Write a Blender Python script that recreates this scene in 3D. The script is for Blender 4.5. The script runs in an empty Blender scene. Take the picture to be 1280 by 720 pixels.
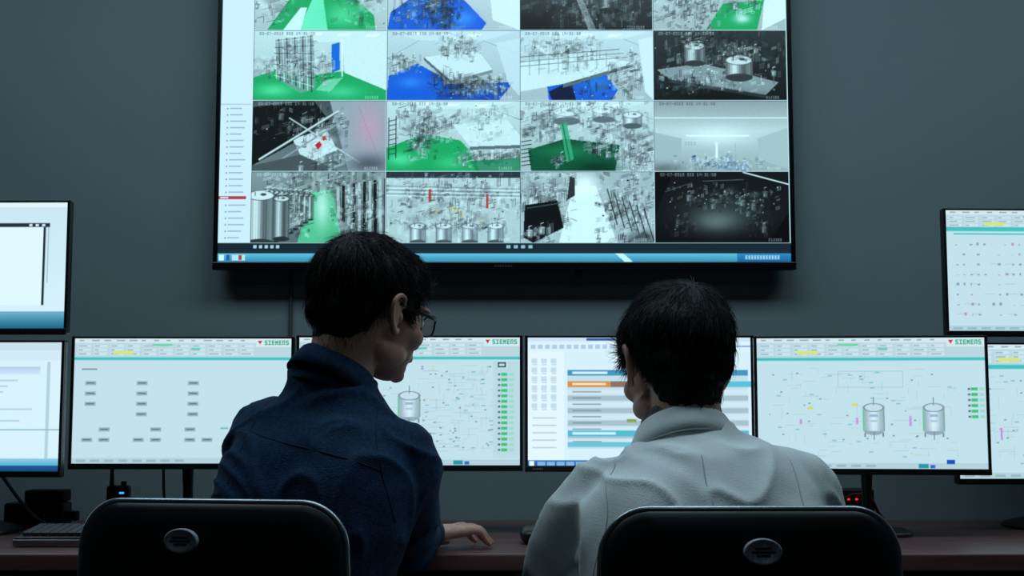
import bpy, bmesh, math, random
import numpy as np
from mathutils import Vector, Matrix, noise
from mathutils.bvhtree import BVHTree
random.seed(7)
V = Vector
scene = bpy.context.scene
scene.view_settings.view_transform = 'Standard'
scene.view_settings.look = 'None'

# ------------------------------------------------------------------ helpers
def lin(c):
    c = np.asarray(c, dtype=float) / 255.0
    return np.where(c <= 0.04045, c / 12.92, ((c + 0.055) / 1.055) ** 2.4)

def mat(name, rgb, rough=.5, metal=0., var=.12, scale=12., bump=0., bscale=150., spec=.5, stretch=(1, 1, 1), coat=0., sub=0.):
    m = bpy.data.materials.new(name); m.use_nodes = True
    nt = m.node_tree; N = nt.nodes; L = nt.links
    b = N['Principled BSDF']
    tc = N.new('ShaderNodeTexCoord'); mp = N.new('ShaderNodeMapping')
    mp.inputs['Scale'].default_value = stretch
    L.new(tc.outputs['Object'], mp.inputs['Vector'])
    nz = N.new('ShaderNodeTexNoise'); nz.inputs['Scale'].default_value = scale; nz.inputs['Detail'].default_value = 5
    L.new(mp.outputs[0], nz.inputs['Vector'])
    cr = N.new('ShaderNodeValToRGB')
    l = lin(rgb)
    cr.color_ramp.elements[0].position = .3; cr.color_ramp.elements[1].position = .7
    cr.color_ramp.elements[0].color = (*np.clip(l * (1 - var), 0, 1), 1)
    cr.color_ramp.elements[1].color = (*np.clip(l * (1 + var), 0, 1), 1)
    L.new(nz.outputs['Fac'], cr.inputs['Fac']); L.new(cr.outputs['Color'], b.inputs['Base Color'])
    b.inputs['Roughness'].default_value = rough; b.inputs['Metallic'].default_value = metal
    b.inputs['Specular IOR Level'].default_value = spec
    b.inputs['Coat Weight'].default_value = coat
    if sub: 
        b.inputs['Subsurface Weight'].default_value = sub; b.inputs['Subsurface Scale'].default_value = .01
    if bump:
        n2 = N.new('ShaderNodeTexNoise'); n2.inputs['Scale'].default_value = bscale; n2.inputs['Detail'].default_value = 4
        L.new(mp.outputs[0], n2.inputs['Vector'])
        bp = N.new('ShaderNodeBump'); bp.inputs['Strength'].default_value = bump; bp.inputs['Distance'].default_value = .004
        L.new(n2.outputs['Fac'], bp.inputs['Height']); L.new(bp.outputs[0], b.inputs['Normal'])
    return m

def emis(name, rgb, strength):
    m = bpy.data.materials.new(name); m.use_nodes = True
    b = m.node_tree.nodes['Principled BSDF']
    b.inputs['Base Color'].default_value = (*lin(rgb), 1)
    b.inputs['Emission Color'].default_value = (*lin(rgb), 1)
    b.inputs['Emission Strength'].default_value = strength
    return m

def empty(name, loc=(0, 0, 0), rotz=0.):
    o = bpy.data.objects.new(name, None); o.location = loc; o.rotation_euler = (0, 0, rotz)
    o.empty_display_size = .1
    scene.collection.objects.link(o); return o

def link(me, name, parent=None, world=False, smooth=True, mats=()):
    o = bpy.data.objects.new(name, me); scene.collection.objects.link(o)
    for m in mats: me.materials.append(m)
    if smooth and len(me.polygons):
        me.polygons.foreach_set('use_smooth', [True] * len(me.polygons))
    if parent:
        o.parent = parent
        if world:
            o.matrix_parent_inverse = (Matrix.Translation(parent.location) @ Matrix.Rotation(parent.rotation_euler.z, 4, 'Z')).inverted()
    return o

def bm_obj(bm, name, m, parent=None, world=False, smooth=True):
    bmesh.ops.recalc_face_normals(bm, faces=bm.faces)
    me = bpy.data.meshes.new(name); bm.to_mesh(me); bm.free()
    return link(me, name, parent, world, smooth, [m])

def box(name, c, s, m, parent=None, world=False, bev=.003, rot=None, seg=2):
    bm = bmesh.new(); bmesh.ops.create_cube(bm, size=1)
    bmesh.ops.scale(bm, vec=s, verts=bm.verts)
    if bev: bmesh.ops.bevel(bm, geom=bm.edges[:], offset=bev, segments=seg, affect='EDGES', profile=.5)
    if rot: bmesh.ops.transform(bm, matrix=rot, verts=bm.verts)
    bmesh.ops.translate(bm, vec=c, verts=bm.verts)
    return bm_obj(bm, name, m, parent, world, smooth=False)

def add_box(bm, c, s, rot=None):
    r = bmesh.ops.create_cube(bm, size=1); vs = r['verts']
    bmesh.ops.scale(bm, vec=s, verts=vs)
    if rot: bmesh.ops.transform(bm, matrix=rot, verts=vs)
    bmesh.ops.translate(bm, vec=c, verts=vs)

def catmull(P, sub):
    out = []
    n = len(P)
    for i in range(n - 1):
        p0 = P[max(i - 1, 0)]; p1 = P[i]; p2 = P[i + 1]; p3 = P[min(i + 2, n - 1)]
        for k in range(sub):
            t = k / sub
            out.append(.5 * ((2 * p1) + (-p0 + p2) * t + (2 * p0 - 5 * p1 + 4 * p2 - p3) * t * t + (-p0 + 3 * p1 - 3 * p2 + p3) * t ** 3))
    out.append(P[-1].copy() if hasattr(P[-1], 'copy') else P[-1])
    return out

def tube(bm, pts, rads, hint=(1, 0, 0), n=20, sub=5, ex=2.0):
    pts = [V(p) for p in pts]
    rads = [V((r, r, 0)) if not isinstance(r, (tuple, list)) else V((r[0], r[1], 0)) for r in rads]
    P = catmull(pts, sub); R = catmull(rads, sub)
    hint = V(hint); rings = []
    for i, p in enumerate(P):
        t = (P[min(i + 1, len(P) - 1)] - P[max(i - 1, 0)]).normalized()
        s = hint - t * hint.dot(t)
        if s.length < 1e-4: s = V((0, 1, 0)) - t * t.y
        s.normalize(); u = t.cross(s)
        ring = []
        for k in range(n):
            a = 2 * math.pi * k / n; ca, sa = math.cos(a), math.sin(a)
            x = math.copysign(abs(ca) ** (2 / ex), ca) * abs(R[i].x); y = math.copysign(abs(sa) ** (2 / ex), sa) * abs(R[i].y)
            ring.append(bm.verts.new(p + s * x + u * y))
        rings.append(ring)
    for a, b in zip(rings[:-1], rings[1:]):
        for k in range(n):
            bm.faces.new((a[k], a[(k + 1) % n], b[(k + 1) % n], b[k]))
    bm.faces.new(rings[0][::-1]); bm.faces.new(rings[-1])

def ellip(bm, c, r, M=None, seg=24):
    res = bmesh.ops.create_uvsphere(bm, u_segments=seg, v_segments=seg // 2 + 2, radius=1)
    vs = res['verts']
    if isinstance(r, (int, float)): r = (r, r, r)
    bmesh.ops.scale(bm, vec=r, verts=vs)
    if M: bmesh.ops.transform(bm, matrix=M, verts=vs)
    bmesh.ops.translate(bm, vec=c, verts=vs)

def remesh(bm, voxel, iters, fac=.5):
    bmesh.ops.recalc_face_normals(bm, faces=bm.faces)
    me = bpy.data.meshes.new('tmp'); bm.to_mesh(me); bm.free()
    o = bpy.data.objects.new('tmp', me); scene.collection.objects.link(o)
    r = o.modifiers.new('r', 'REMESH'); r.mode = 'VOXEL'; r.voxel_size = voxel; r.adaptivity = 0
    s = o.modifiers.new('s', 'SMOOTH'); s.factor = fac; s.iterations = iters
    bpy.context.view_layer.update()
    dg = bpy.context.evaluated_depsgraph_get()
    out = bpy.data.meshes.new_from_object(o.evaluated_get(dg))
    bpy.data.objects.remove(o, do_unlink=True)
    return out

def curve(name, pts, r, m, parent=None, world=True, cyclic=False, sub=8):
    bm = bmesh.new()
    if cyclic:
        pts = [V(p) for p in pts]; n = 10; N = len(pts); rings = []
        for i, p in enumerate(pts):
            t = (pts[(i + 1) % N] - pts[i - 1]).normalized()
            s = V((0, 1, 0)) - t * t.y; s.normalize(); u = t.cross(s)
            rings.append([bm.verts.new(p + (s * math.cos(a) + u * math.sin(a)) * r) for a in [2 * math.pi * k / n for k in range(n)]])
        for i in range(N):
            a, b = rings[i], rings[(i + 1) % N]
            for k in range(n): bm.faces.new((a[k], a[(k + 1) % n], b[(k + 1) % n], b[k]))
    else:
        tube(bm, pts, [r] * len(pts), hint=(.3, .9, .1), n=10, sub=sub)
    return bm_obj(bm, name, m, parent, world)

# ------------------------------------------------------------------ raster canvas for screens
GL = {'0': "111101101101111", '1': "010110010010111", '2': "111001111100111", '3': "111001111001111", '4': "101101111001001",
      '5': "111100111001111", '7': "111001001010010", '8': "111101111101111", '9': "111101111001111", '-': "000000111000000",
      ':': "000010000010000", ' ': "000000000000000", 'A': "111101111101101", 'C': "111100100100111", 'E': "111100111100111",
      'H': "101101111101101", 'S': "111100111001111", 'I': "111010010010111", 'M': "101111111101101", 'N': "111101101101101", '6': "111100111101111", '#': "111010111010111"}
class Cv:
    def __init__(s, w, h, bg, k):
        s.k = k; s.w = w; s.h = h; s.a = np.empty((int(round(h * k)), int(round(w * k)), 3)); s.a[:] = bg
    def blend(s, x0, y0, x1, y1, mask_fn, c, al=1.):
        H, W, _ = s.a.shape; k = s.k
        X0 = max(int(x0 * k) - 1, 0); X1 = min(int(x1 * k) + 2, W); Y0 = max(int(y0 * k) - 1, 0); Y1 = min(int(y1 * k) + 2, H)
        if X1 <= X0 or Y1 <= Y0: return
        yy, xx = np.mgrid[Y0:Y1, X0:X1]; xx = (xx + .5) / k; yy = (yy + .5) / k
        m = np.clip(mask_fn(xx, yy), 0, 1)[..., None] * al
        s.a[Y0:Y1, X0:X1] = s.a[Y0:Y1, X0:X1] * (1 - m) + np.array(c, float) * m
    def rect(s, x0, y0, x1, y1, c, al=1.):
        k = s.k
        s.blend(x0, y0, x1, y1, lambda x, y: np.clip((x - x0) * k + .5, 0, 1) * np.clip((x1 - x) * k + .5, 0, 1) * np.clip((y - y0) * k + .5, 0, 1) * np.clip((y1 - y) * k + .5, 0, 1), c, al)
    def frame(s, x0, y0, x1, y1, w, c):
        s.rect(x0, y0, x1, y0 + w, c); s.rect(x0, y1 - w, x1, y1, c); s.rect(x0, y0, x0 + w, y1, c); s.rect(x1 - w, y0, x1, y1, c)
    def seg(s, x0, y0, x1, y1, w, c, al=1.):
        k = s.k; dx, dy = x1 - x0, y1 - y0; L2 = dx * dx + dy * dy + 1e-9
        def f(x, y):
            t = np.clip(((x - x0) * dx + (y - y0) * dy) / L2, 0, 1)
            d = np.hypot(x - x0 - t * dx, y - y0 - t * dy)
            return (w / 2 - d) * k + .5
        s.blend(min(x0, x1) - w, min(y0, y1) - w, max(x0, x1) + w, max(y0, y1) + w, f, c, al * min(1, w * k))
    def poly(s, P, c, al=1.):
        xs = [p[0] for p in P]; ys = [p[1] for p in P]
        def f(x, y):
            ins = np.zeros(x.shape, bool); n = len(P)
            for i in range(n):
                xa, ya = P[i]; xb, yb = P[i - 1]
                if ya == yb: continue
                ins ^= ((ya > y) != (yb > y)) & (x < (xb - xa) * (y - ya) / (yb - ya) + xa)
            return ins.astype(float)
        s.blend(min(xs), min(ys), max(xs), max(ys), f, c, al)
    def ell(s, cx, cy, rx, ry, c, al=1., ring=0):
        k = s.k
        def f(x, y):
            d = (np.hypot((x - cx) / rx, (y - cy) / ry) - 1) * min(rx, ry)
            return (ring / 2 - np.abs(d)) * k + .5 if ring else -d * k + .5
        s.blend(cx - rx - 1, cy - ry - 1, cx + rx + 1, cy + ry + 1, f, c, al)
    def soft(s, cx, cy, rx, ry, c, al=1.):
        s.blend(cx - rx * 1.9, cy - ry * 1.9, cx + rx * 1.9, cy + ry * 1.9, lambda x, y: np.exp(-((x - cx) / rx) ** 2 - ((y - cy) / ry) ** 2), c, al)
    def text(s, x, y, t, c, px=1., al=1.):
        for ch in t:
            g = GL.get(ch, GL['#'])
            for i, b in enumerate(g):
                if b == '1': s.rect(x + (i % 3) * px, y + (i // 3) * px, x + (i % 3 + 1) * px, y + (i // 3 + 1) * px, c, al)
            x += 4 * px
    def grad(s, x0, y0, x1, y1, c0, c1, horiz=False):
        k = s.k; Y0, Y1, X0, X1 = int(y0 * k), int(y1 * k), int(x0 * k), int(x1 * k)
        sub = s.a[Y0:Y1, X0:X1]
        n = sub.shape[1] if horiz else sub.shape[0]
        t = np.linspace(0, 1, n)
        t = t[None, :, None] if horiz else t[:, None, None]
        sub[:] = np.array(c0, float) * (1 - t) + np.array(c1, float) * t
    def tank(s, cx, y0, y1, r, lo, hi):
        n = 12
        for i in range(n):
            a = -1 + 2 * i / n; b = -1 + 2 * (i + 1) / n
            t = math.exp(-((a + b) / 2 + .35) ** 2 * 5) * .9 + .35 * math.exp(-((a + b) / 2 - .7) ** 2 * 20)
            t = min(t, 1)
            s.rect(cx + r * a, y0, cx + r * b, y1, np.array(lo) * (1 - t) + np.array(hi) * t)
        s.ell(cx, y1, r, r * .3, np.array(lo) * .8); s.ell(cx, y0, r, r * .34, np.array(hi) * .92); s.ell(cx, y0, r, r * .34, lo, .8, .8)
        s.ell(cx + r * .2, y0 - r * .08, r * .22, r * .1, lo); s.seg(cx - r * .4, y0 - 5, cx - r * .4, y0, .9, lo); s.seg(cx - r * .4, y0 - 5, cx + r * .5, y0 - 6, .8, hi)
    def plant(s, rg, x0, y0, x1, y1, n, lo, hi, a1=-.28, a2=.38, big=1.):
        """dense skid-mounted equipment: groups of parallel pipes in two vanishing directions plus uprights"""
        lo = np.array(lo, float); hi = np.array(hi, float); w, h = x1 - x0, y1 - y0; cx, cy = (x0 + x1) / 2, (y0 + y1) / 2
        for _ in range(int(n / 14)):
            t = rg.random(); c = lo * (1 - t) + hi * t
            s.soft(rg.uniform(x0 + w * .15, x1 - w * .15), rg.uniform(y0 + h * .25, y1 - h * .2), rg.uniform(4, 9), rg.uniform(3, 6), c, .4)
        for _ in range(int(n * 1.7)):
            x = cx + np.clip(rg.normal(0, .27), -.5, .5) * w; y = cy + np.clip(rg.normal(0, .27), -.5, .5) * h
            t = float(np.clip(rg.beta(.45, .5), 0, 1)); c = lo * (1 - t) + hi * t; q = rg.random(); l = rg.uniform(2.5, 12) * big; al = rg.uniform(.6, 1)
            m = rg.integers(1, 4); sp = rg.uniform(1.2, 2.2); wd = rg.uniform(.4, .72)
            if q < .36:
                for i in range(m): s.seg(x + i * sp, y - l / 2 + i * sp * a1, x + i * sp, y + l / 2 + i * sp * a1, wd, c, al)
            elif q < .62:
                for i in range(m): s.seg(x - l / 2, y + i * sp - l / 2 * a1, x + l / 2, y + i * sp + l / 2 * a1, wd, c, al)
            elif q < .83:
                for i in range(m): s.seg(x - l / 3, y + i * sp - l / 3 * a2, x + l / 3, y + i * sp + l / 3 * a2, wd, c, al)
            elif q < .86:
                r = rg.uniform(1.6, 3.4); s.tank(x, y - r, y + r * 1.4, r, lo * .6 + hi * .4, hi)
            elif q < .91:
                r = rg.uniform(.6, 1.4); s.poly([(x - r, y), (x + r, y - r * .5), (x + r * 1.2, y + r * .8), (x - r * .8, y + r * 1.3)], c, al)
            elif q < .95: s.ell(x, y, rg.uniform(.8, 2.2), rg.uniform(.7, 1.7), c, al, .6)
            else: s.ell(x, y, rg.uniform(.5, .9), rg.uniform(.4, .7), (250, 254, 254), al)
    def blur(s, f=.5):
        a = s.a; b = a.copy()
        b[1:-1, 1:-1] = a[1:-1, 1:-1] * (1 - f) + f * .25 * (a[:-2, 1:-1] + a[2:, 1:-1] + a[1:-1, :-2] + a[1:-1, 2:])
        s.a = b

KT = 1.5
def cctv(i, j):
    rg = np.random.default_rng(10 + i * 4 + j)
    c = Cv(166, 88.7, (200, 210, 212), KT)
    G = (34, 160, 98); G2 = (96, 214, 156); B = (26, 96, 200); W = (238, 246, 248); D = (8, 12, 14); M = (100, 114, 118); K = (34, 42, 44)
    P = c.plant; key = (i, j)
    def room(wall, hor=30, vx=100):
        wl = np.array(wall, float); c.grad(0, 0, 166, 89, wl * 1.03, wl * .88)
        c.poly([(0, 0), (166, 0), (vx + 40, hor * .5), (vx - 40, hor * .5)], wl * 1.08, .8); c.seg(vx - 40, hor * .5, 0, hor * 1.4, .6, wl * .7); c.seg(vx + 40, hor * .5, 166, hor * 1.2, .6, wl * .7)
        for q in range(3): c.poly([(vx - 50 + q * 36, 3 + q), (vx - 34 + q * 36, 3 + q), (vx - 36 + q * 34, 6 + q), (vx - 49 + q * 34, 6 + q)], (252, 254, 254), .8)
    if key == (0, 0):
        room((204, 216, 216)); c.poly([(16, 89), (50, 40), (62, 32), (100, 24), (150, 70), (152, 89)], G); c.poly([(56, 89), (78, 35), (84, 35), (92, 89)], (120, 225, 184)); c.soft(110, 70, 20, 14, G2, .8)
        c.poly([(36, 89), (58, 60), (66, 60), (58, 89)], (214, 236, 228)); P(rg, -5, 8, 56, 80, 90, K, W); P(rg, 100, 6, 172, 80, 100, K, W)
    elif key == (0, 1):
        room((208, 216, 222)); c.poly([(4, 66), (40, 40), (96, 50), (124, 80), (118, 89), (0, 89)], B); c.soft(96, 74, 14, 10, (70, 150, 236), .8)
        P(rg, 8, 16, 92, 84, 190, D, (196, 210, 220)); P(rg, 50, 40, 90, 88, 60, D, M); c.poly([(124, 6), (166, 0), (166, 89), (132, 76)], (226, 232, 234))
    elif key == (0, 2):
        c.grad(0, 0, 166, 89, (72, 78, 80), (34, 38, 40)); P(rg, -5, 0, 172, 90, 260, D, (150, 160, 162)); c.poly([(56, 10), (62, 10), (96, 89), (86, 89)], (188, 198, 198), .6); c.tank(112, 26, 64, 13, K, (170, 180, 180)); P(rg, 40, 30, 166, 88, 110, D, (150, 160, 162))
        c.soft(20, 80, 30, 16, (10, 12, 14), .8)
    elif key == (0, 3):
        room((196, 206, 206)); c.poly([(66, 89), (88, 55), (140, 50), (130, 89)], G); P(rg, -4, 6, 90, 88, 200, D, (206, 216, 218)); P(rg, 90, 16, 144, 66, 80, D, W); c.soft(112, 74, 10, 6, W, .8); c.poly([(144, 10), (166, 0), (166, 74), (136, 89)], (228, 234, 234))
    elif key == (1, 0):
        room((200, 214, 214), 30, 120); c.poly([(0, 60), (30, 50), (60, 58), (112, 52), (166, 76), (166, 89), (0, 89)], G); c.soft(26, 76, 22, 8, G2, .9); c.soft(110, 78, 24, 8, (80, 200, 142), .9); c.poly([(110, 14), (114, 54), (166, 76), (166, 6)], (216, 228, 228))
        c.poly([(26, 12), (74, 6), (78, 74), (60, 80), (30, 62)], (140, 154, 156), .75)
        for q in range(10): c.seg(26 + q * 5, 12 - q * .6, 29 + q * 4.9, 61 + q * 1.9, .9, D if q % 2 else W, .9)
        for q in range(7): c.seg(26, 15 + q * 7, 75, 9 + q * 10.4, .8, K if q % 3 else W, .8)
        P(rg, 26, 14, 76, 72, 70, K, W); c.poly([(97, 18), (107, 15), (108, 50), (98, 54)], (26, 108, 200)); c.seg(110, 12, 111, 58, 1.6, W); P(rg, 72, 28, 98, 68, 40, K, W); c.poly([(90, 64), (112, 60), (96, 78), (78, 76)], (170, 224, 200), .6)
        P(rg, 0, 34, 26, 62, 24, K, W)
    elif key == (1, 1):
        room((196, 206, 212), 26, 80); c.poly([(2, 58), (38, 42), (70, 60), (74, 89), (0, 89)], B); c.soft(30, 66, 16, 7, (60, 136, 226), .8); c.poly([(74, 68), (158, 66), (140, 89), (60, 89)], (26, 80, 170))
        c.poly([(46, 34), (114, 26), (132, 50), (80, 64)], (216, 226, 230)); c.poly([(46, 34), (80, 64), (80, 68), (46, 38)], M); c.poly([(80, 64), (132, 50), (132, 54), (80, 68)], (130, 142, 146)); P(rg, 62, 4, 116, 36, 110, M, W, big=.8); P(rg, 64, 8, 112, 34, 40, K, W, big=.7)
        P(rg, 74, 56, 128, 86, 110, D, (190, 200, 206)); P(rg, 54, 46, 80, 80, 30, D, M); P(rg, 2, 32, 42, 54, 40, K, W); P(rg, 122, 60, 152, 84, 30, K, W); c.poly([(136, 16), (166, 10), (166, 84), (152, 68)], (214, 222, 228), .8)
    elif key == (1, 2):
        room((200, 210, 216), 22, 90); c.poly([(34, 70), (100, 46), (122, 76), (114, 89), (36, 89)], B); c.poly([(36, 78), (64, 64), (70, 89), (40, 89)], (14, 28, 60)); c.soft(96, 68, 14, 10, (56, 130, 220), .8)
        c.poly([(0, 42), (86, 28), (142, 42), (54, 68), (0, 78)], (218, 228, 232)); c.poly([(54, 68), (142, 42), (142, 46), (54, 73)], M); P(rg, -4, 8, 100, 38, 130, M, W, big=.8); P(rg, 0, 12, 90, 36, 50, K, W, big=.7); P(rg, 20, 34, 120, 60, 50, M, W, big=.6)
        for q in range(10): c.seg(q * 12, 30 - q * .2, q * 12, 58 - q * 1.2, .6, K, .6)
        c.seg(0, 34, 124, 24, .8, K, .7); c.seg(0, 46, 134, 34, .8, M); c.seg(0, 40, 130, 29, .7, M); P(rg, 112, 30, 156, 86, 90, K, W); P(rg, 66, 60, 112, 88, 24, D, M); c.poly([(148, 12), (166, 8), (166, 88), (156, 78)], (220, 228, 232))
    elif key == (1, 3):
        c.grad(0, 0, 166, 89, (50, 56, 58), (22, 26, 28)); P(rg, -4, 2, 170, 56, 220, D, (160, 170, 172)); c.poly([(4, 50), (60, 42), (156, 66), (140, 82), (20, 62)], (140, 150, 152)); c.poly([(20, 62), (140, 82), (138, 86), (18, 66)], (60, 68, 70)); P(rg, 10, 44, 150, 76, 80, K, W, big=.8)
        c.tank(52, 20, 42, 13, (70, 78, 80), (225, 232, 232)); c.tank(107, 38, 60, 17, (70, 78, 80), (232, 238, 238)); P(rg, 34, 2, 72, 24, 30, D, (220, 226, 226), big=.7); P(rg, 88, 16, 128, 38, 30, D, (220, 226, 226), big=.7); P(rg, 0, 56, 80, 90, 60, D, M); c.soft(80, 86, 50, 8, (12, 14, 16), .8)
    elif key == (2, 0):
        c.grad(0, 0, 166, 89, (80, 86, 90), (120, 128, 130)); c.poly([(0, 8), (76, 0), (96, 26), (40, 60), (0, 82)], (20, 24, 26)); P(rg, 4, 8, 96, 50, 60, D, (150, 158, 160)); c.poly([(96, 0), (166, 0), (166, 89), (120, 89)], (160, 164, 172)); c.soft(146, 34, 18, 30, (204, 156, 174), .8); c.seg(132, 8, 158, 74, 1.2, (196, 130, 150), .5)
        c.poly([(50, 48), (92, 36), (106, 62), (66, 80)], (210, 218, 220)); P(rg, 56, 10, 116, 60, 60, K, W); c.seg(10, 74, 106, 14, 3.2, (206, 214, 214)); c.seg(10, 75.5, 106, 15.5, 1, (80, 88, 90)); c.seg(18, 86, 114, 24, 2., (150, 158, 160)); c.seg(46, 22, 134, 78, 1.6, (200, 205, 205))
        c.poly([(78, 56), (84, 51), (87, 56), (82, 62)], (196, 50, 60)); c.poly([(87, 46), (91, 44), (92, 49), (88, 51)], (196, 66, 70)); c.poly([(0, 82), (60, 68), (110, 89), (0, 89)], (80, 88, 90)); P(rg, 60, 60, 120, 88, 30, K, W); c.soft(146, 80, 26, 12, (60, 66, 70), .7)
    elif key == (2, 1):
        room((200, 212, 212), 20, 90); c.poly([(0, 60), (46, 42), (92, 50), (108, 68), (116, 89), (0, 89)], G); c.soft(18, 74, 16, 8, G2, .9); c.soft(80, 78, 18, 8, (70, 190, 128), .9); P(rg, 14, 8, 88, 50, 150, K, W); P(rg, 26, 30, 62, 72, 90, K, W)
        c.poly([(82, 30), (150, 24), (166, 44), (166, 56), (104, 58)], (216, 226, 226)); c.poly([(104, 58), (166, 56), (166, 60), (104, 62)], M); P(rg, 84, 6, 166, 30, 60, M, W, big=.8); P(rg, 90, 28, 160, 54, 30, M, W, big=.6); P(rg, 104, 62, 166, 84, 60, D, W); c.poly([(104, 76), (166, 72), (166, 89), (112, 89)], (26, 124, 82), .75); P(rg, 84, 58, 104, 80, 16, K, W)
        for q in range(8): c.seg(3, 26 + q * 6, 12, 24 + q * 6, .8, K)
        c.seg(3, 22, 3, 74, 1, K); c.seg(12, 20, 12, 72, 1, K)
    elif key == (2, 2):
        room((198, 210, 210), 20, 90); c.poly([(10, 62), (56, 48), (124, 56), (118, 89), (14, 89)], (14, 84, 58)); c.soft(60, 64, 40, 8, (34, 136, 94), .6); P(rg, -4, 6, 60, 52, 110, K, W); P(rg, 76, 20, 166, 56, 120, K, W)
        c.tank(58, 14, 26, 17, (130, 142, 146), W); c.tank(104, 12, 24, 14, (130, 142, 146), W); c.tank(140, 18, 32, 12, (110, 120, 124), W); P(rg, 30, 2, 156, 22, 60, K, W, big=.6); c.poly([(50, 30), (58, 27), (67, 74), (58, 78)], (60, 166, 120), .85); c.seg(53, 30, 62, 76, .8, K)
        P(rg, 120, 44, 168, 88, 120, K, W); P(rg, 82, 50, 116, 68, 40, D, W); P(rg, 38, 66, 56, 84, 24, K, W, big=.6); c.soft(96, 84, 24, 6, (4, 48, 34), .8)
        for q in range(7): c.seg(2, 52 + q * 5, 14, 50 + q * 5, .9, D)
    elif key == (2, 3):
        c.grad(0, 0, 166, 40, (150, 158, 158), (200, 208, 206)); c.grad(0, 40, 166, 89, (196, 204, 204), (160, 170, 170)); c.rect(0, 21, 166, 22.6, (222, 230, 230)); c.soft(78, 44, 40, 12, (232, 238, 238), .8); c.rect(40, 43.5, 118, 45, (252, 254, 254)); c.poly([(0, 40), (34, 48), (34, 72), (0, 86)], (172, 182, 182))
        c.poly([(128, 48), (166, 34), (166, 86), (130, 74)], (178, 188, 188)); c.rect(76, 52, 79, 72, (232, 238, 238)); c.rect(100, 54, 101, 70, (170, 178, 178)); P(rg, 26, 68, 132, 88, 90, (30, 56, 96), W, big=.5); c.text(38, 52, '####', (168, 174, 174), .9); c.soft(10, 86, 26, 8, (80, 90, 94), .6)
    elif key == (3, 0):
        c.grad(0, 0, 166, 89, (140, 150, 150), (100, 110, 110)); c.poly([(74, 26), (100, 22), (114, 89), (58, 89)], (96, 186, 142)); c.soft(88, 44, 9, 24, (200, 232, 216), .9); P(rg, 20, -4, 170, 32, 130, D, W)
        for q in range(9): c.tank(74 - q * 6.6, 30 - q * .6, 60 + q * 4, 3.6 + q * .5, (50, 58, 60), (226, 232, 232))
        P(rg, 30, 30, 72, 84, 60, K, W)
        for q in range(10): c.poly([(106 + q * 6.5, 18 - q), (109.4 + q * 6.5, 18 - q), (110 + q * 6.6, 60 + q * 4), (106.5 + q * 6.5, 58 + q * 4)], (24, 28, 30) if q % 2 else (180, 190, 190))
        P(rg, 100, 14, 172, 90, 120, D, W); c.tank(12, 30, 89, 17, (70, 78, 80), (240, 244, 244)); c.tank(38, 34, 84, 10, (60, 68, 70), (220, 226, 226)); c.soft(130, 86, 26, 10, (20, 24, 26), .7)
    elif key == (3, 1):
        c.grad(0, 0, 166, 89, (196, 206, 206), (186, 198, 196)); c.rect(0, 0, 166, 8, (50, 60, 68)); P(rg, -6, 4, 172, 50, 230, K, W); P(rg, -6, 34, 172, 92, 210, (60, 70, 72), W)
        for q in range(6): c.seg(0, 18 + q * 2.4, 166, 22 + q * 2.2, .8, W if q % 2 else M, .8)
        for q in range(4): c.tank(40 + q * 32, 68, 88, 10, (100, 110, 114), W)
        c.rect(53, 22, 56, 38, (190, 56, 56), .9); c.rect(124, 28, 127, 46, (190, 56, 56), .9)
        for q in ((62, 50), (82, 46), (118, 62), (94, 54), (88, 48)): c.soft(q[0], q[1], 1.9, 1.6, (222, 186, 60), .9)
        P(rg, 0, 50, 166, 76, 70, K, W, big=.7)
    elif key == (3, 2):
        c.grad(0, 0, 166, 89, (170, 180, 182), (180, 190, 192)); c.poly([(66, 18), (94, 18), (120, 89), (48, 89)], (226, 236, 238)); c.soft(80, 16, 16, 12, (250, 252, 254), .9); P(rg, -6, -4, 66, 60, 140, D, W); P(rg, 96, -4, 172, 92, 220, D, W); P(rg, 30, 40, 62, 90, 40, K, W)
        c.poly([(6, 42), (46, 36), (54, 70), (16, 89), (4, 82)], (16, 20, 22)); c.seg(8, 46, 46, 40, .8, M); c.poly([(62, 6), (68, 8), (68, 30), (58, 36)], (50, 56, 58))
        for q in range(6): c.seg(108 + q * 9, 22 + q * 5, 120 + q * 9, 66 + q * 4, 1.2, D, .8)
        P(rg, 0, 66, 40, 90, 24, K, W); c.soft(150, 84, 20, 10, (20, 24, 26), .6)
    else:
        c.grad(0, 0, 166, 89, (22, 26, 28), (10, 12, 14)); c.soft(84, 54, 60, 26, (64, 70, 72), .9); c.soft(76, 62, 26, 12, (118, 124, 126), .8); P(rg, 16, 14, 152, 48, 110, D, (170, 178, 180), big=.5); P(rg, 104, 26, 146, 80, 40, D, (150, 158, 160), big=.5); P(rg, 14, 50, 50, 80, 20, D, (140, 148, 150), big=.5)
        c.seg(110, 1, 166, 16, 1.6, (226, 232, 232)); c.seg(60, 12, 110, 10, .8, (100, 110, 110)); c.seg(0, 30, 40, 16, .8, (90, 96, 98))
        c.poly([(0, 0), (24, 0), (6, 40), (0, 60)], (8, 9, 10)); c.poly([(140, 89), (166, 50), (166, 89)], (10, 11, 12))
    c.blur(.3)
    txt = (225, 232, 232) if key in ((0, 2), (1, 3), (2, 0), (3, 3), (3, 2), (3, 0)) else (50, 56, 58)
    c.text(7, 2, '03-07-2019 ### 14:31:58', txt, .76, .5)
    c.text(140, 83.5, ['E102#', 'H123##', 'C120##', 'E105##', 'A114##'][(i * 3 + j) % 5], (240, 244, 244), .7, .5)
    m = c.a.mean(axis=2, keepdims=True); c.a = m + (c.a - m) * 1.05
    c.a = 124 + (c.a - 124) * 1.10
    c.a += rg.normal(0, 3, c.a.shape[:2])[..., None]
    c.rect(0, 0, 166, .6, (40, 50, 54)); c.rect(0, 0, .6, 89, (40, 50, 54))
    return c.a

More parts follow.
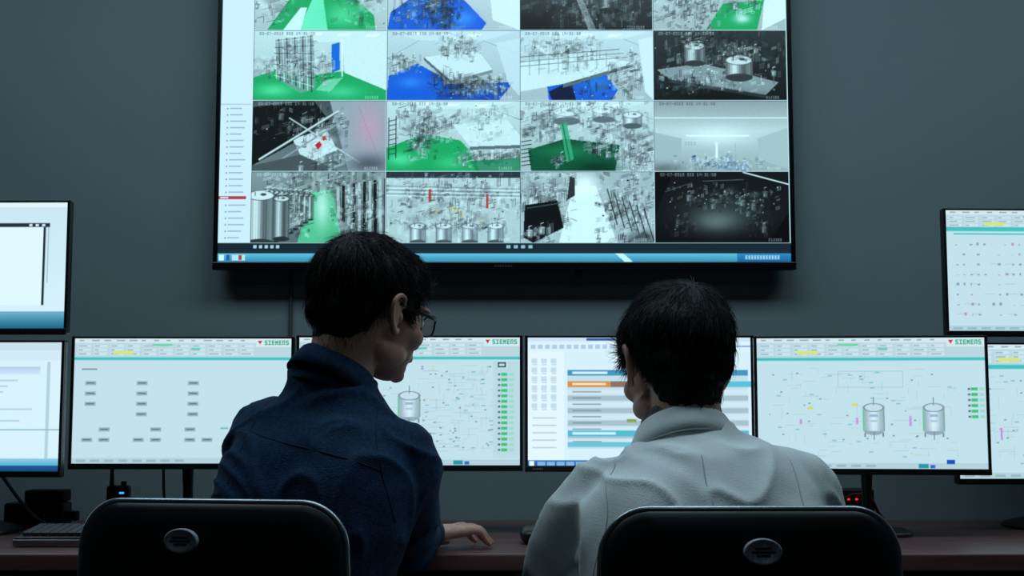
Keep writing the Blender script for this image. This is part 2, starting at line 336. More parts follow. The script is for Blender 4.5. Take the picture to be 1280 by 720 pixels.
def tv_canvas():
    c = Cv(707, 398, (226, 234, 240), KT); k = KT
    c.rect(0, 0, 40, 398, (232, 236, 244))
    rg = np.random.default_rng(3)
    for q in range(21):
        y = 205 + q * 8.1
        c.rect(8, y, 10, y + 2, (150, 160, 180)); c.rect(12, y, 12 + rg.uniform(14, 22), y + 1.6, (150, 158, 176), .7)
    c.rect(0, 316, 34, 320, (205, 60, 74)); c.rect(2, 317, 12, 319, (250, 230, 230)); c.rect(0, 200, 38, 201, (180, 186, 200)); c.rect(0, 374, 40, 384, (70, 86, 100), .3)
    for i in range(4):
        for j in range(4):
            a = cctv(i, j)
            x = int(round((40 + j * 166.4) * k)); y = int(round((17.5 + i * 89.2) * k))
            h = min(a.shape[0], c.a.shape[0] - y); w = min(a.shape[1], c.a.shape[1] - x)
            c.a[y:y + h, x:x + w] = a[:h, :w]
    c.rect(40, 0, 707, 17, (214, 222, 230)); c.rect(0, 0, 707, 8, (120, 150, 180))
    c.rect(0, 374.5, 707, 384, (22, 38, 46)); 
    for q in range(5): c.rect(44 + q * 7, 377, 48 + q * 7, 381, (190, 210, 216))
    for q in range(4): c.rect(356 + q * 9, 377, 361 + q * 9, 381, (160, 190, 200))
    c.rect(0, 384, 707, 387.5, (30, 44, 54)); c.grad(0, 387.5, 707, 398, (110, 190, 214), (60, 140, 172))
    c.poly([(490, 387.5), (500, 387.5), (512, 398), (502, 398)], (220, 244, 250)); c.grad(640, 387.5, 707, 398, (50, 140, 190), (30, 96, 150))
    c.rect(2, 389, 8, 396, (240, 250, 250)); c.rect(11, 389, 15, 396, (50, 90, 160)); c.rect(18, 389, 34, 396, (200, 228, 236)); c.rect(26, 389.5, 30, 395.5, (200, 60, 50)); c.text(650, 390, '############', (230, 245, 250), .9)
    c.a = np.clip(c.a, 0, 255) * np.array([.86, 1.0, 1.03])
    return c.a

KM = 1.4
def header(c, rg):
    c.rect(0, 0, 280, 6, (222, 230, 232)); c.rect(0, 6, 280, 24, (196, 212, 218))
    for q in range(14):
        x = 6 + q * 16; c.rect(x, 2, x + rg.uniform(5, 11), 3.6, (120, 140, 150), .7)
    for r in range(3):
        for q in range(11):
            x = 4 + q * 21; c.rect(x, 8 + r * 5, x + 17, 11.5 + r * 5, (214, 226, 230)); c.rect(x + 1, 9 + r * 5, x + rg.uniform(5, 14), 10.4 + r * 5, (130, 150, 158), .7)
    c.rect(50, 16, 76, 20, (226, 226, 120)); c.rect(100, 7, 126, 10, (120, 210, 170)); c.rect(150, 12, 162, 15, (120, 200, 190))
    c.rect(0, 24, 280, 27.5, (70, 190, 186)); c.rect(234, 1, 280, 11, (222, 232, 234)); c.poly([(236, 3), (242, 3), (239, 8)], (214, 60, 60)); 
    c.text(245, 2.6, 'SIEMENS', (30, 150, 100), 1.15)
    c.rect(0, 150, 280, 157.5, (190, 208, 214)); c.rect(196, 151, 208, 156, (40, 150, 160)); c.rect(210, 152, 216, 156, (40, 110, 190))
    for q in range(8): c.rect(6 + q * 18, 152, 18 + q * 18, 155, (160, 182, 190))
def diagram(c, rg, x0, y0, x1, y1, n):
    for _ in range(n):
        x = rg.uniform(x0, x1); y = rg.uniform(y0, y1); q = rg.random(); l = rg.uniform(4, 22); col = (150, 172, 180)
        if q < .33: c.seg(x, y, min(x + l, x1), y, .5, col, .7)
        elif q < .6: c.seg(x, y, x, min(y + l * .7, y1), .5, col, .7)
        elif q < .8: c.rect(x, y, x + 2.6, y + 1.4, (100, 120, 130), .8)
        elif q < .93: c.rect(x, y, x + 5, y + 1.4, (130, 190, 200))
        else: c.rect(x, y, x + 2.4, y + 1.6, [(70, 180, 120), (200, 140, 200), (214, 206, 110)][rg.integers(3)], .8)
def green_col(c, x, y0, y1):
    y = y0
    while y < y1: c.rect(x, y, x + 8, y + 3.6, (70, 190, 120)); c.rect(x + 10, y, x + 16, y + 3.6, (170, 214, 200)); c.rect(x - 4, y + .6, x - 1, y + 3, (90, 110, 120)); y += 6.6
def vessel(c, x, y, w, h):
    lo, hi = np.array((150, 168, 176)), np.array((226, 236, 240)); n = 14
    c.ell(x, y + h, w, w * .4, lo); 
    for i in range(n):
        a = -1 + 2 * i / n; b = -1 + 2 * (i + 1) / n; t = math.exp(-((a + b) / 2) ** 2 * 2.5); c.rect(x + w * a, y, x + w * b, y + h, lo * (1 - t) + hi * t)
    c.ell(x, y, w, w * .4, (206, 220, 226)); c.ell(x, y, w, w * .4, (120, 138, 146), 1, .9); c.rect(x - w - 1.4, y + 2, x - w, y + h, (80, 200, 130)); c.rect(x + w, y + 2, x + w + 1, y + h, (120, 138, 146))
    c.rect(x - 5, y + 8, x + 5, y + 11, (160, 180, 210)); c.rect(x - 4, y + 15, x + 4, y + 17, (170, 190, 214)); c.seg(x, y - 12, x, y - 3, 1, (110, 128, 136)); c.seg(x, y + h + 2, x, y + h + 10, 1, (110, 128, 136)); c.rect(x - w, y + h + 2, x - w + 2, y + h + 7, (120, 138, 146)); c.rect(x + w - 2, y + h + 2, x + w, y + h + 7, (120, 138, 146))
def ui(kind):
    rg = np.random.default_rng(sum(map(ord, kind)))
    c = Cv(280, 157.5, (204, 222, 228), KM)
    if kind == 'boxes':
        header(c, rg)
        for x in (18, 84, 150):
            for y in ((54, 67, 80, 93) if x != 18 else (54, 67, 80)):
                c.rect(x - 3, y, x + 11, y + 5, (158, 176, 184)); c.rect(x - 1, y + 1.6, x + 9, y + 3, (96, 112, 120))
        for x in (18, 40, 84, 106, 150, 172):
            for y in ((112, 125) if x in (40, 106, 150) else (125,)):
                c.rect(x - 6, y, x + 8, y + 5, (158, 176, 184)); c.rect(x - 4, y + 1.6, x + 6, y + 3, (96, 112, 120))
        c.rect(10, 38, 30, 40, (120, 138, 146), .8); c.rect(190, 112, 200, 114, (110, 190, 180)); c.rect(200, 140, 206, 143, (60, 180, 120))
    elif kind == 'plant':
        header(c, rg); diagram(c, rg, 150, 34, 246, 140, 190); diagram(c, rg, 20, 34, 130, 140, 70); vessel(c, 140, 72, 13, 26); c.rect(246, 30, 278, 148, (196, 216, 220)); c.frame(252, 31, 262, 37, 1.4, (24, 40, 50)); green_col(c, 256, 44, 140)
    elif kind == 'tanks':
        header(c, rg); diagram(c, rg, 10, 36, 244, 142, 150); vessel(c, 143, 84, 12, 28); vessel(c, 216, 84, 12, 28); c.rect(121, 96, 124, 104, (214, 150, 214)); c.rect(186, 94, 189, 106, (214, 150, 214)); c.rect(62, 83, 69, 86, (226, 216, 90)); c.rect(116, 79, 124, 82, (226, 216, 90)); c.rect(52, 98, 55, 104, (214, 150, 214))
        c.frame(100, 40, 180, 60, .5, (160, 180, 188)); green_col(c, 262, 60, 96); c.rect(230, 146, 240, 151, (30, 80, 190))
    elif kind == 'table':
        c.rect(0, 0, 280, 158, (226, 238, 244)); c.rect(0, 0, 280, 5, (214, 226, 240)); c.rect(74, 1, 110, 4, (60, 90, 150)); c.rect(0, 5, 280, 18, (232, 240, 246)); c.rect(160, 10, 280, 12, (70, 110, 170), .5)
        for q in range(16): c.rect(4 + q * 9, 9, 10 + q * 9, 14, (150, 176, 200), .6)
        c.rect(0, 18, 46, 150, (240, 244, 248))
        for q in range(6):
            for r in range(3): c.rect(5 + r * 12, 26 + q * 11, 12 + r * 12, 32 + q * 11, (206, 218, 230)); c.rect(6 + r * 12, 33 + q * 11, 12 + r * 12, 34 + q * 11, (150, 166, 180), .6)
        for q in range(5): c.rect(6, 98 + q * 9, 36, 99.5 + q * 9, (170, 186, 200), .7)
        c.rect(50, 40, 276, 136, (206, 220, 228)); c.rect(50, 40, 276, 47, (70, 150, 186)); c.rect(56, 42, 100, 45, (220, 240, 250)); c.rect(50, 54, 280, 61, (96, 190, 214)); c.rect(50, 54, 104, 61, (236, 142, 62)); c.rect(56, 56, 98, 58.5, (255, 230, 200)); c.rect(104, 54, 124, 61, (150, 110, 90))
        for q in range(9):
            y = 64 + q * 7.6; c.rect(50, y, 276, y + 6, (176, 190, 198) if q % 2 else (220, 230, 236)); c.rect(56, y + 2, 92, y + 3.6, (110, 126, 136), .7); c.rect(150, y + 2, 240, y + 3.4, (120, 140, 150), .35)
        c.rect(50, 114, 276, 121, (84, 186, 206)); c.rect(56, 116, 110, 119, (220, 244, 250)); c.rect(50, 128, 280, 134, (110, 196, 210)); c.rect(124, 100, 136, 104, (150, 160, 80))
        c.grad(0, 150, 280, 157.5, (60, 120, 190), (36, 84, 150)); c.rect(2, 151, 8, 157, (240, 250, 255))
        for q in range(6): c.rect(12 + q * 12, 152, 22 + q * 12, 156.5, (140, 180, 220))
    elif kind == 'window':
        c.grad(0, 0, 280, 157.5, (214, 228, 234), (226, 240, 246)); c.rect(0, 0, 280, 6, (236, 242, 244)); c.rect(0, 26, 258, 31, (36, 50, 60)); c.rect(232, 27, 236, 30, (220, 230, 235)); c.rect(240, 27, 244, 30, (220, 230, 235)); c.rect(248, 27, 252, 30, (220, 230, 235)); c.rect(250, 31, 253, 128, (30, 44, 56)); c.rect(256, 31, 257, 100, (160, 176, 186))
        c.rect(0, 31, 250, 128, (236, 246, 250)); c.grad(0, 136, 280, 157.5, (120, 180, 200), (24, 100, 130))
    elif kind == 'document':
        c.rect(0, 0, 280, 157.5, (228, 240, 246)); c.rect(0, 0, 280, 10, (210, 222, 230)); c.rect(0, 10, 280, 22, (222, 232, 238)); c.grad(0, 30, 254, 40, (190, 204, 230), (220, 230, 246))
        for q in range(8): c.rect(20, 46 + q * 7, 60 + rg.uniform(90, 190), 47.6 + q * 7, (160, 176, 190), .6)
        c.rect(262, 24, 266, 148, (190, 206, 214)); c.rect(0, 106, 280, 107.5, (150, 180, 200)); c.grad(0, 142, 280, 150, (150, 206, 224), (90, 176, 206)); c.grad(0, 150, 280, 157.5, (30, 90, 150), (24, 70, 120))
    elif kind == 'dots':
        header(c, rg); c.rect(0, 22, 280, 25, (70, 190, 186)); c.rect(10, 30, 200, 32, (80, 196, 190))
        for y in range(44, 140, 13):
            for x in range(12, 270, 9):
                if rg.random() < .6: c.rect(x, y + rg.uniform(-2, 2), x + rg.uniform(1.5, 4), y + 2, (180, 150, 160) if rg.random() < .3 else (140, 156, 166))
                if rg.random() < .2: c.seg(x, y, x + 12, y, .5, (150, 168, 176))
    else:
        header(c, rg); c.rect(0, 26, 280, 29, (70, 190, 186)); diagram(c, rg, 10, 34, 270, 140, 190); c.rect(14, 96, 16, 108, (220, 120, 210)); c.rect(36, 72, 38, 80, (40, 170, 100)); c.rect(50, 98, 52, 112, (220, 120, 210)); vessel(c, 150, 70, 12, 28)
    c.a = c.a * np.array([.935, 1.0, 1.02])
    return c.a

def screen_mesh(name, img, w, h, m, parent, loc):
    img = np.clip(img, 0, 255); ny, nx, _ = img.shape
    col = np.ones((ny, nx, 4), np.float32); col[..., :3] = lin(img); col = col[::-1]
    xs = np.linspace(-w / 2, w / 2, nx); zs = np.linspace(-h / 2, h / 2, ny)
    co = np.zeros((ny, nx, 3), np.float32); co[..., 0] = xs[None, :]; co[..., 2] = zs[:, None]
    idx = np.arange(nx * ny).reshape(ny, nx)
    q = np.stack([idx[:-1, :-1], idx[:-1, 1:], idx[1:, 1:], idx[1:, :-1]], -1).reshape(-1, 4)
    me = bpy.data.meshes.new(name); me.vertices.add(nx * ny); me.vertices.foreach_set('co', co.ravel())
    me.loops.add(q.size); me.loops.foreach_set('vertex_index', q.ravel().astype(np.int32))
    me.polygons.add(len(q)); me.polygons.foreach_set('loop_start', np.arange(0, q.size, 4, dtype=np.int32))
    try: me.polygons.foreach_set('loop_total', np.full(len(q), 4, np.int32))
    except Exception: pass
    me.update(calc_edges=True)
    at = me.attributes.new('Col', 'FLOAT_COLOR', 'POINT'); at.data.foreach_set('color', col.ravel())
    o = link(me, name, parent, smooth=False, mats=[m]); o.location = loc
    return o

def screen_mat(name, strength):
    m = bpy.data.materials.new(name); m.use_nodes = True; nt = m.node_tree; b = nt.nodes['Principled BSDF']
    a = nt.nodes.new('ShaderNodeAttribute'); a.attribute_name = 'Col'
    b.inputs['Base Color'].default_value = (.01, .01, .012, 1); b.inputs['Roughness'].default_value = .35
    nt.links.new(a.outputs['Color'], b.inputs['Emission Color']); b.inputs['Emission Strength'].default_value = strength
    try: m.cycles.emission_sampling = 'NONE'
    except Exception: pass
    return m

# ------------------------------------------------------------------ materials
M_wall = mat('painted_wall', (126, 144, 150), .75, var=.05, scale=1.6, bump=.12, bscale=55)
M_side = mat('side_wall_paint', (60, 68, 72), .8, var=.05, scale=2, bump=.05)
M_ceil = mat('ceiling_tile', (100, 104, 106), .9, var=.04, scale=30, bump=.15, bscale=90)
M_floor = mat('floor_vinyl', (50, 54, 58), .45, var=.1, scale=6, bump=.03)
M_trim = mat('trim_paint', (60, 64, 66), .5)
M_desk = mat('dark_wood', (98, 68, 66), .34, var=.35, scale=5, bump=.04, bscale=40, stretch=(1, 9, 9), spec=.45)
M_black = mat('black_plastic', (16, 18, 21), .38, var=.15, scale=40, bump=.02, bscale=400)
M_tvb = mat('tv_bezel', (8, 11, 15), .28, var=.1, scale=30)
M_dark = mat('dark_rubber', (14, 15, 17), .6, var=.2, scale=30)
M_steel = mat('brushed_metal', (150, 156, 160), .3, 1., var=.1, scale=60, stretch=(1, 1, 12))
M_rim = mat('chair_rim', (176, 186, 194), .32, .9, var=.08, scale=30)
M_shell = mat('chair_shell', (21, 24, 29), .42, var=.1, scale=25, bump=.03, bscale=500, spec=.4)
M_cush = mat('chair_fabric', (26, 28, 32), .9, var=.25, scale=200, bump=.3, bscale=500)
M_denim = mat('denim_shirt', (28, 58, 90), .82, var=.30, scale=140, bump=.5, bscale=420, spec=.2)
M_coat = mat('lab_coat_cotton', (236, 246, 247), .85, var=.03, scale=30, bump=.2, bscale=380, spec=.2)
M_stitch = mat('stitching', (16, 30, 50), .9)
M_cstitch = mat('coat_seam', (180, 188, 188), .9)
M_trous = mat('trousers', (26, 28, 34), .85, var=.2, scale=80, bump=.2)
M_skin = mat('skin', (196, 150, 130), .55, var=.12, scale=60, bump=.12, bscale=300, sub=.12)
M_lip = mat('lips', (160, 96, 88), .45)
M_hair = mat('black_hair', (11, 10, 11), .6, var=.35, scale=90, bump=.5, bscale=160, spec=.3)
M_eye = mat('eye_white', (215, 212, 206), .2); M_iris = mat('iris', (34, 22, 16), .15)
M_shoe = mat('shoe_leather', (20, 18, 18), .35)
M_scrT = screen_mat('tv_screen_glow', 1.05); M_scrM = screen_mat('monitor_screen_glow', 1.03)
M_red = emis('red_led', (220, 40, 30), 1.2); M_blue = emis('blue_led', (60, 150, 255), 1.5)
M_plaid = mat('plaid_shirt', (92, 96, 90), .9, var=.6, scale=120)
M_cable = mat('cable_rubber', (20, 20, 22), .5); M_wcab = mat('wall_conduit', (72, 78, 80), .6)
M_key = mat('keycaps', (54, 58, 63), .4); M_redc = mat('red_cable', (130, 30, 30), .5)
M_badge = mat('badge_plate', (158, 166, 172), .5, .1, var=.35, scale=260)
M_lens = bpy.data.materials.new('lens_glass'); M_lens.use_nodes = True
_b = M_lens.node_tree.nodes['Principled BSDF']; _b.inputs['Base Color'].default_value = (.7, .85, .9, 1); _b.inputs['Roughness'].default_value = .05; _b.inputs['Alpha'].default_value = .35

# ------------------------------------------------------------------ room
WY = 3.45; CZ = 2.95
def slab(name, c, s, m): return box(name, c, s, m, bev=0)
slab('floor', (0, .6, -.05), (6.4, 6.0, .1), M_floor)
slab('ceiling', (0, .6, CZ + .05), (6.4, 6.0, .1), M_ceil)
slab('wall_front', (0, WY + .05, CZ / 2), (6.4, .1, CZ), M_wall)
slab('wall_back', (0, -2.25, CZ / 2), (6.4, .1, CZ), M_side)
slab('wall_left', (-3.15, .6, CZ / 2), (.1, 5.8, CZ), M_side)
slab('wall_right', (3.15, .6, CZ / 2), (.1, 5.8, CZ), M_side)
box('baseboard_front', (0, WY - .006, .05), (6.2, .012, .1), M_trim)
box('baseboard_left', (-3.094, .6, .05), (.012, 5.6, .1), M_trim)
box('baseboard_right', (3.094, .6, .05), (.012, 5.6, .1), M_trim)

def ceiling_light(x, y, w, d, s, col=(200, 226, 238)):
    e = empty('ceiling_light', (x, y, CZ))
    me = emis('light_diffuser', col, s)
    bm = bmesh.new(); vs = [bm.verts.new(p) for p in ((-w / 2, -d / 2, -.02), (-w / 2, d / 2, -.02), (w / 2, d / 2, -.02), (w / 2, -d / 2, -.02))]
    bm.faces.new(vs); m = bpy.data.meshes.new('diffuser'); bm.to_mesh(m); bm.free(); link(m, 'diffuser', e, smooth=False, mats=[me])
    for n, c, sz in (('frame_a', (0, -d / 2 - .01, -.013), (w + .04, .02, .026)), ('frame_b', (0, d / 2 + .01, -.013), (w + .04, .02, .026)), ('frame_c', (-w / 2 - .01, 0, -.013), (.02, d, .026)), ('frame_d', (w / 2 + .01, 0, -.013), (.02, d, .026))):
        box(n, c, sz, M_steel, e, bev=.002)
ceiling_light(-1.3, 2.20, 1.2, .6, 5.2)
ceiling_light(.2, 2.20, 1.2, .6, 6.6)
ceiling_light(1.7, 2.20, 1.2, .6, 5.2)
ceiling_light(.2, .2, 1.2, .6, 1.1)  # added rear fill panel, brightens the chair backs and the coat

# ------------------------------------------------------------------ television
TVY = 3.385
tv = empty('television', (-.0205, TVY, 1.863))
box('tv_body', (0, .016, -.004), (1.552, .03, .892), M_tvb, tv, bev=.004)
box('tv_rear_housing', (0, .043, -.05), (1.1, .026, .6), M_black, tv, bev=.008)
SW, SH = 1.526, .860
screen_mesh('tv_screen', tv_canvas(), SW, SH, M_scrT, tv, (0, -.0006, .001))
for n, c, s in (('bezel_top', (0, -.002, SH / 2 + .007), (1.552, .006, .011)), ('bezel_bottom', (0, -.003, -SH / 2 - .0105), (1.552, .008, .021)),
                ('bezel_left', (-SW / 2 - .0065, -.002, 0), (.012, .006, .886)), ('bezel_right', (SW / 2 + .0065, -.002, 0), (.012, .006, .886))):
    box(n, c, s, M_tvb, tv, bev=.002)
bm = bmesh.new()
for q in range(7): add_box(bm, (-.024 + q * .007, -.0075, -SH / 2 - .011), (.005, .001, .006))
bm_obj(bm, 'maker_badge', M_steel, tv, smooth=False)
box('wall_bracket', (0, .058, 0), (.5, .014, .4), M_steel, tv, bev=.002)
bm = bmesh.new(); tube(bm, [(.198, .02, -.445), (.198, .02, -.466)], [.012, .008], n=16, sub=2); bm_obj(bm, 'mount_knob', M_black, tv)  # small knob of the wall mount below the set
curve('wall_conduit', [(-.597, WY - .006, 1.45), (-.597, WY - .006, 1.2), (-.596, WY - .006, .76)], .005, M_wcab)

# ------------------------------------------------------------------ desk
desk = empty('desk', (0, 3.05, 0))
DZ = .75
box('desktop', (0, 3.055, DZ - .015), (5.0, .775, .03), M_desk, desk, True, bev=.004)
box('front_edge_band', (0, 2.664, DZ - .018), (5.0, .012, .036), M_desk, desk, True, bev=.004)
for i, x in enumerate((-2.45, -1.25, .02, 1.25, 2.45)):
    box('leg_panel_%d' % i, (x, 3.08, .36), (.03, .68, .72), M_desk, desk, True, bev=.002)
box('modesty_panel', (0, 3.36, .42), (4.9, .018, .6), M_desk, desk, True, bev=.002)
box('cable_tray', (0, 3.25, .60), (4.6, .12, .05), M_black, desk, True, bev=.003)

# ------------------------------------------------------------------ monitors
def monitor(cx, y, z0, z1, w, yaw, kind, stand='desk'):
    h = z1 - z0; zc = (z0 + z1) / 2
    e = empty('computer_monitor', (cx, y, zc), math.radians(yaw))
    bt, bs, bb = .005, .007, .014
    box('rear_shell', (0, .014, 0), (w, .022, h), M_black, e, bev=.004)
    bm = bmesh.new(); tube(bm, [(0, .024, 0), (0, .04, 0), (0, .05, 0)], [(w * .36, h * .36), (w * .32, h * .32), (w * .2, h * .2)], hint=(1, 0, 0), n=32, sub=3, ex=5)
    bm_obj(bm, 'rear_bulge', M_black, e)
    sw, sh = w - 2 * bs, h - bt - bb
    screen_mesh('display', ui(kind), sw, sh, M_scrM, e, (0, .0022, (bb - bt) / 2))
    box('bezel_top', (0, .001, h / 2 - bt / 2), (w, .006, bt), M_black, e, bev=.001)
    box('bezel_bottom', (0, 0, -h / 2 + bb / 2), (w, .008, bb), M_black, e, bev=.0015)
    box('bezel_left', (-w / 2 + bs / 2, .001, 0), (bs, .006, h), M_black, e, bev=.001)
    box('bezel_right', (w / 2 - bs / 2, .001, 0), (bs, .006, h), M_black, e, bev=.001)
    bm = bmesh.new()
    for q in range(5): add_box(bm, (-w / 2 + .02 + q * .005, -.0045, -h / 2 + .007), (.0035, .001, .004))
    bm_obj(bm, 'maker_badge', M_steel, e, smooth=False)
    if stand == 'desk':
        zb = DZ - zc
        bm = bmesh.new(); tube(bm, [(0, .09, zb + .006), (0, .085, zb + .1), (0, .065, -.02)], [(.012, .016), (.011, .014), (.02, .012)], n=16, ex=4); bm_obj(bm, 'stand_neck', M_black, e)
        bm = bmesh.new(); tube(bm, [(0, .10, zb + .0005), (0, .10, zb + .007), (0, .10, zb + .012)], [(.10, .085), (.10, .085), (.094, .078)], n=40, sub=2, ex=4); bm_obj(bm, 'stand_base', M_black, e)
        box('tilt_hinge', (0, .056, -.02), (.09, .02, .09), M_black, e, bev=.004)
    elif stand == 'top':
        box('pole_clamp', (0, .07, 0), (.09, .05, .09), M_black, e, bev=.005)
    else:
        zb = DZ - zc
        bm = bmesh.new(); tube(bm, [(0, .115, zb), (0, .115, zb + .25), (0, .115, zb + .62)], [.021, .021, .021], n=20); bm_obj(bm, 'stand_pole', M_black, e)
        bm = bmesh.new(); tube(bm, [(0, .11, zb + .0005), (0, .11, zb + .012), (0, .11, zb + .03)], [(.13, .10), (.125, .095), (.05, .04)], n=40, sub=2, ex=4); bm_obj(bm, 'stand_base', M_black, e)
        box('pole_clamp', (0, .075, 0), (.10, .07, .10), M_black, e, bev=.005)
    return e
monitor(-.799, 3.11, .900, 1.220, .538, 1, 'boxes')
monitor(-.245, 3.06, .898, 1.220, .541, 0, 'plant')
monitor(.301, 3.03, .898, 1.218, .541, 0, 'table')
monitor(.830, 2.97, .894, 1.214, .532, -5, 'tanks')
monitor(-1.319, 3.00, .887, 1.205, .545, -1, 'document', 'pole')
monitor(-1.316, 3.00, 1.219, 1.536, .545, -1, 'window', 'top')
monitor(1.375, 3.13, .863, 1.206, .60, 2, 'mimic', 'pole')
monitor(1.347, 3.15, 1.222, 1.540, .560, 2, 'dots', 'top')

# ------------------------------------------------------------------ desk items
def keyboard(x, y, rz):
    e = empty('keyboard', (x, y, DZ + .007), rz); e.rotation_euler.x = math.radians(5.5)
    box('case', (0, 0, .0105), (.44, .14, .019), M_black, e, bev=.004)
    bm = bmesh.new()
    for r in range(5):
        cx = -.208
        while cx < .205:
            wk = .0165 if not (r == 4 and -.1 < cx < .02) else .11
            add_box(bm, (cx + wk / 2, .046 - r * .0215, .0235), (wk, .0175, .008)); cx += wk + .0028
    bmesh.ops.bevel(bm, geom=bm.edges[:], offset=.0012, segments=1, affect='EDGES')
    bm_obj(bm, 'keys', M_key, e, smooth=False)
    box('palm_edge', (0, -.072, .009), (.44, .008, .014), M_steel, e, bev=.002)
    for sx in (-.19, .19): box('riser_foot', (sx, .058, -.005), (.03, .012, .014), M_black, e, bev=.002)
keyboard(-.852, 2.86, 0); keyboard(.335, 2.86, 0)
def mouse(x, y, rz):
    e = empty('computer_mouse', (x, y, DZ), rz)
    bm = bmesh.new(); tube(bm, [(0, -.055, .012), (0, -.045, .017), (0, -.01, .021), (0, .03, .016), (0, .052, .009)], [(.015, .008), (.027, .016), (.031, .020), (.028, .015), (.018, .006)], hint=(1, 0, 0), n=24, sub=4, ex=2.6)
    bmesh.ops.bisect_plane(bm, geom=bm.verts[:] + bm.edges[:] + bm.faces[:], plane_co=(0, 0, .0008), plane_no=(0, 0, 1), clear_inner=True)
    bm_obj(bm, 'mouse_body', M_black, e)
    bm = bmesh.new(); ellip(bm, (0, .028, .033), (.003, .009, .005)); bm_obj(bm, 'scroll_wheel', M_steel, e)
mouse(.048, 2.88, 0)
w = empty('walkie_talkie', (-.985, 3.24, DZ))
box('body', (0, 0, .052), (.055, .032, .104), M_black, w, bev=.006); box('speaker_grille', (0, -.017, .04), (.036, .003, .03), M_dark, w, bev=.001)
box('status_led', (.012, -.0165, .086), (.012, .003, .005), M_blue, w, bev=.001)
bm = bmesh.new(); tube(bm, [(-.018, 0, .10), (-.018, 0, .165)], [.006, .004], n=12); bm_obj(bm, 'antenna', M_dark, w)
bm = bmesh.new(); tube(bm, [(.012, 0, .10), (.012, 0, .114)], [.007, .007], n=12); bm_obj(bm, 'volume_knob', M_dark, w)
s = empty('network_switch', (.86, 3.26, DZ))
box('case', (0, 0, .048), (.09, .06, .094), M_black, s, bev=.004)
for q in range(3): box('led_%d' % q, (-.02 + q * .02, -.031, .07), (.007, .003, .005), M_red, s, bev=.0008)
curve('power_cable', [(.80, 3.24, .80), (.83, 3.16, .835), (.87, 3.15, .83), (.90, 3.18, .79), (.93, 3.2, .757)], .004, M_redc)
curve('monitor_cable', [(-.865, 3.2, 1.0), (-.868, 3.22, .86), (-.87, 3.25, .80), (-.875, 3.3, .756)], .0035, M_cable)
curve('monitor_cable', [(-.70, 3.2, .98), (-.72, 3.25, .84), (-.80, 3.28, .80), (-.83, 3.3, .757)], .0035, M_cable)
curve('monitor_cable', [(-1.05, 3.2, .755), (-1.12, 3.14, .765), (-1.2, 3.2, .80), (-1.3, 3.25, .90)], .0045, M_cable)
p = empty('power_adapter', (-1.2, 3.28, DZ)); box('brick', (0, 0, .03), (.15, .07, .058), M_black, p, bev=.006); box('upper_brick', (.02, .01, .075), (.10, .06, .03), M_dark, p, bev=.005); box('plug', (.086, 0, .025), (.03, .03, .024), M_dark, p, bev=.003)

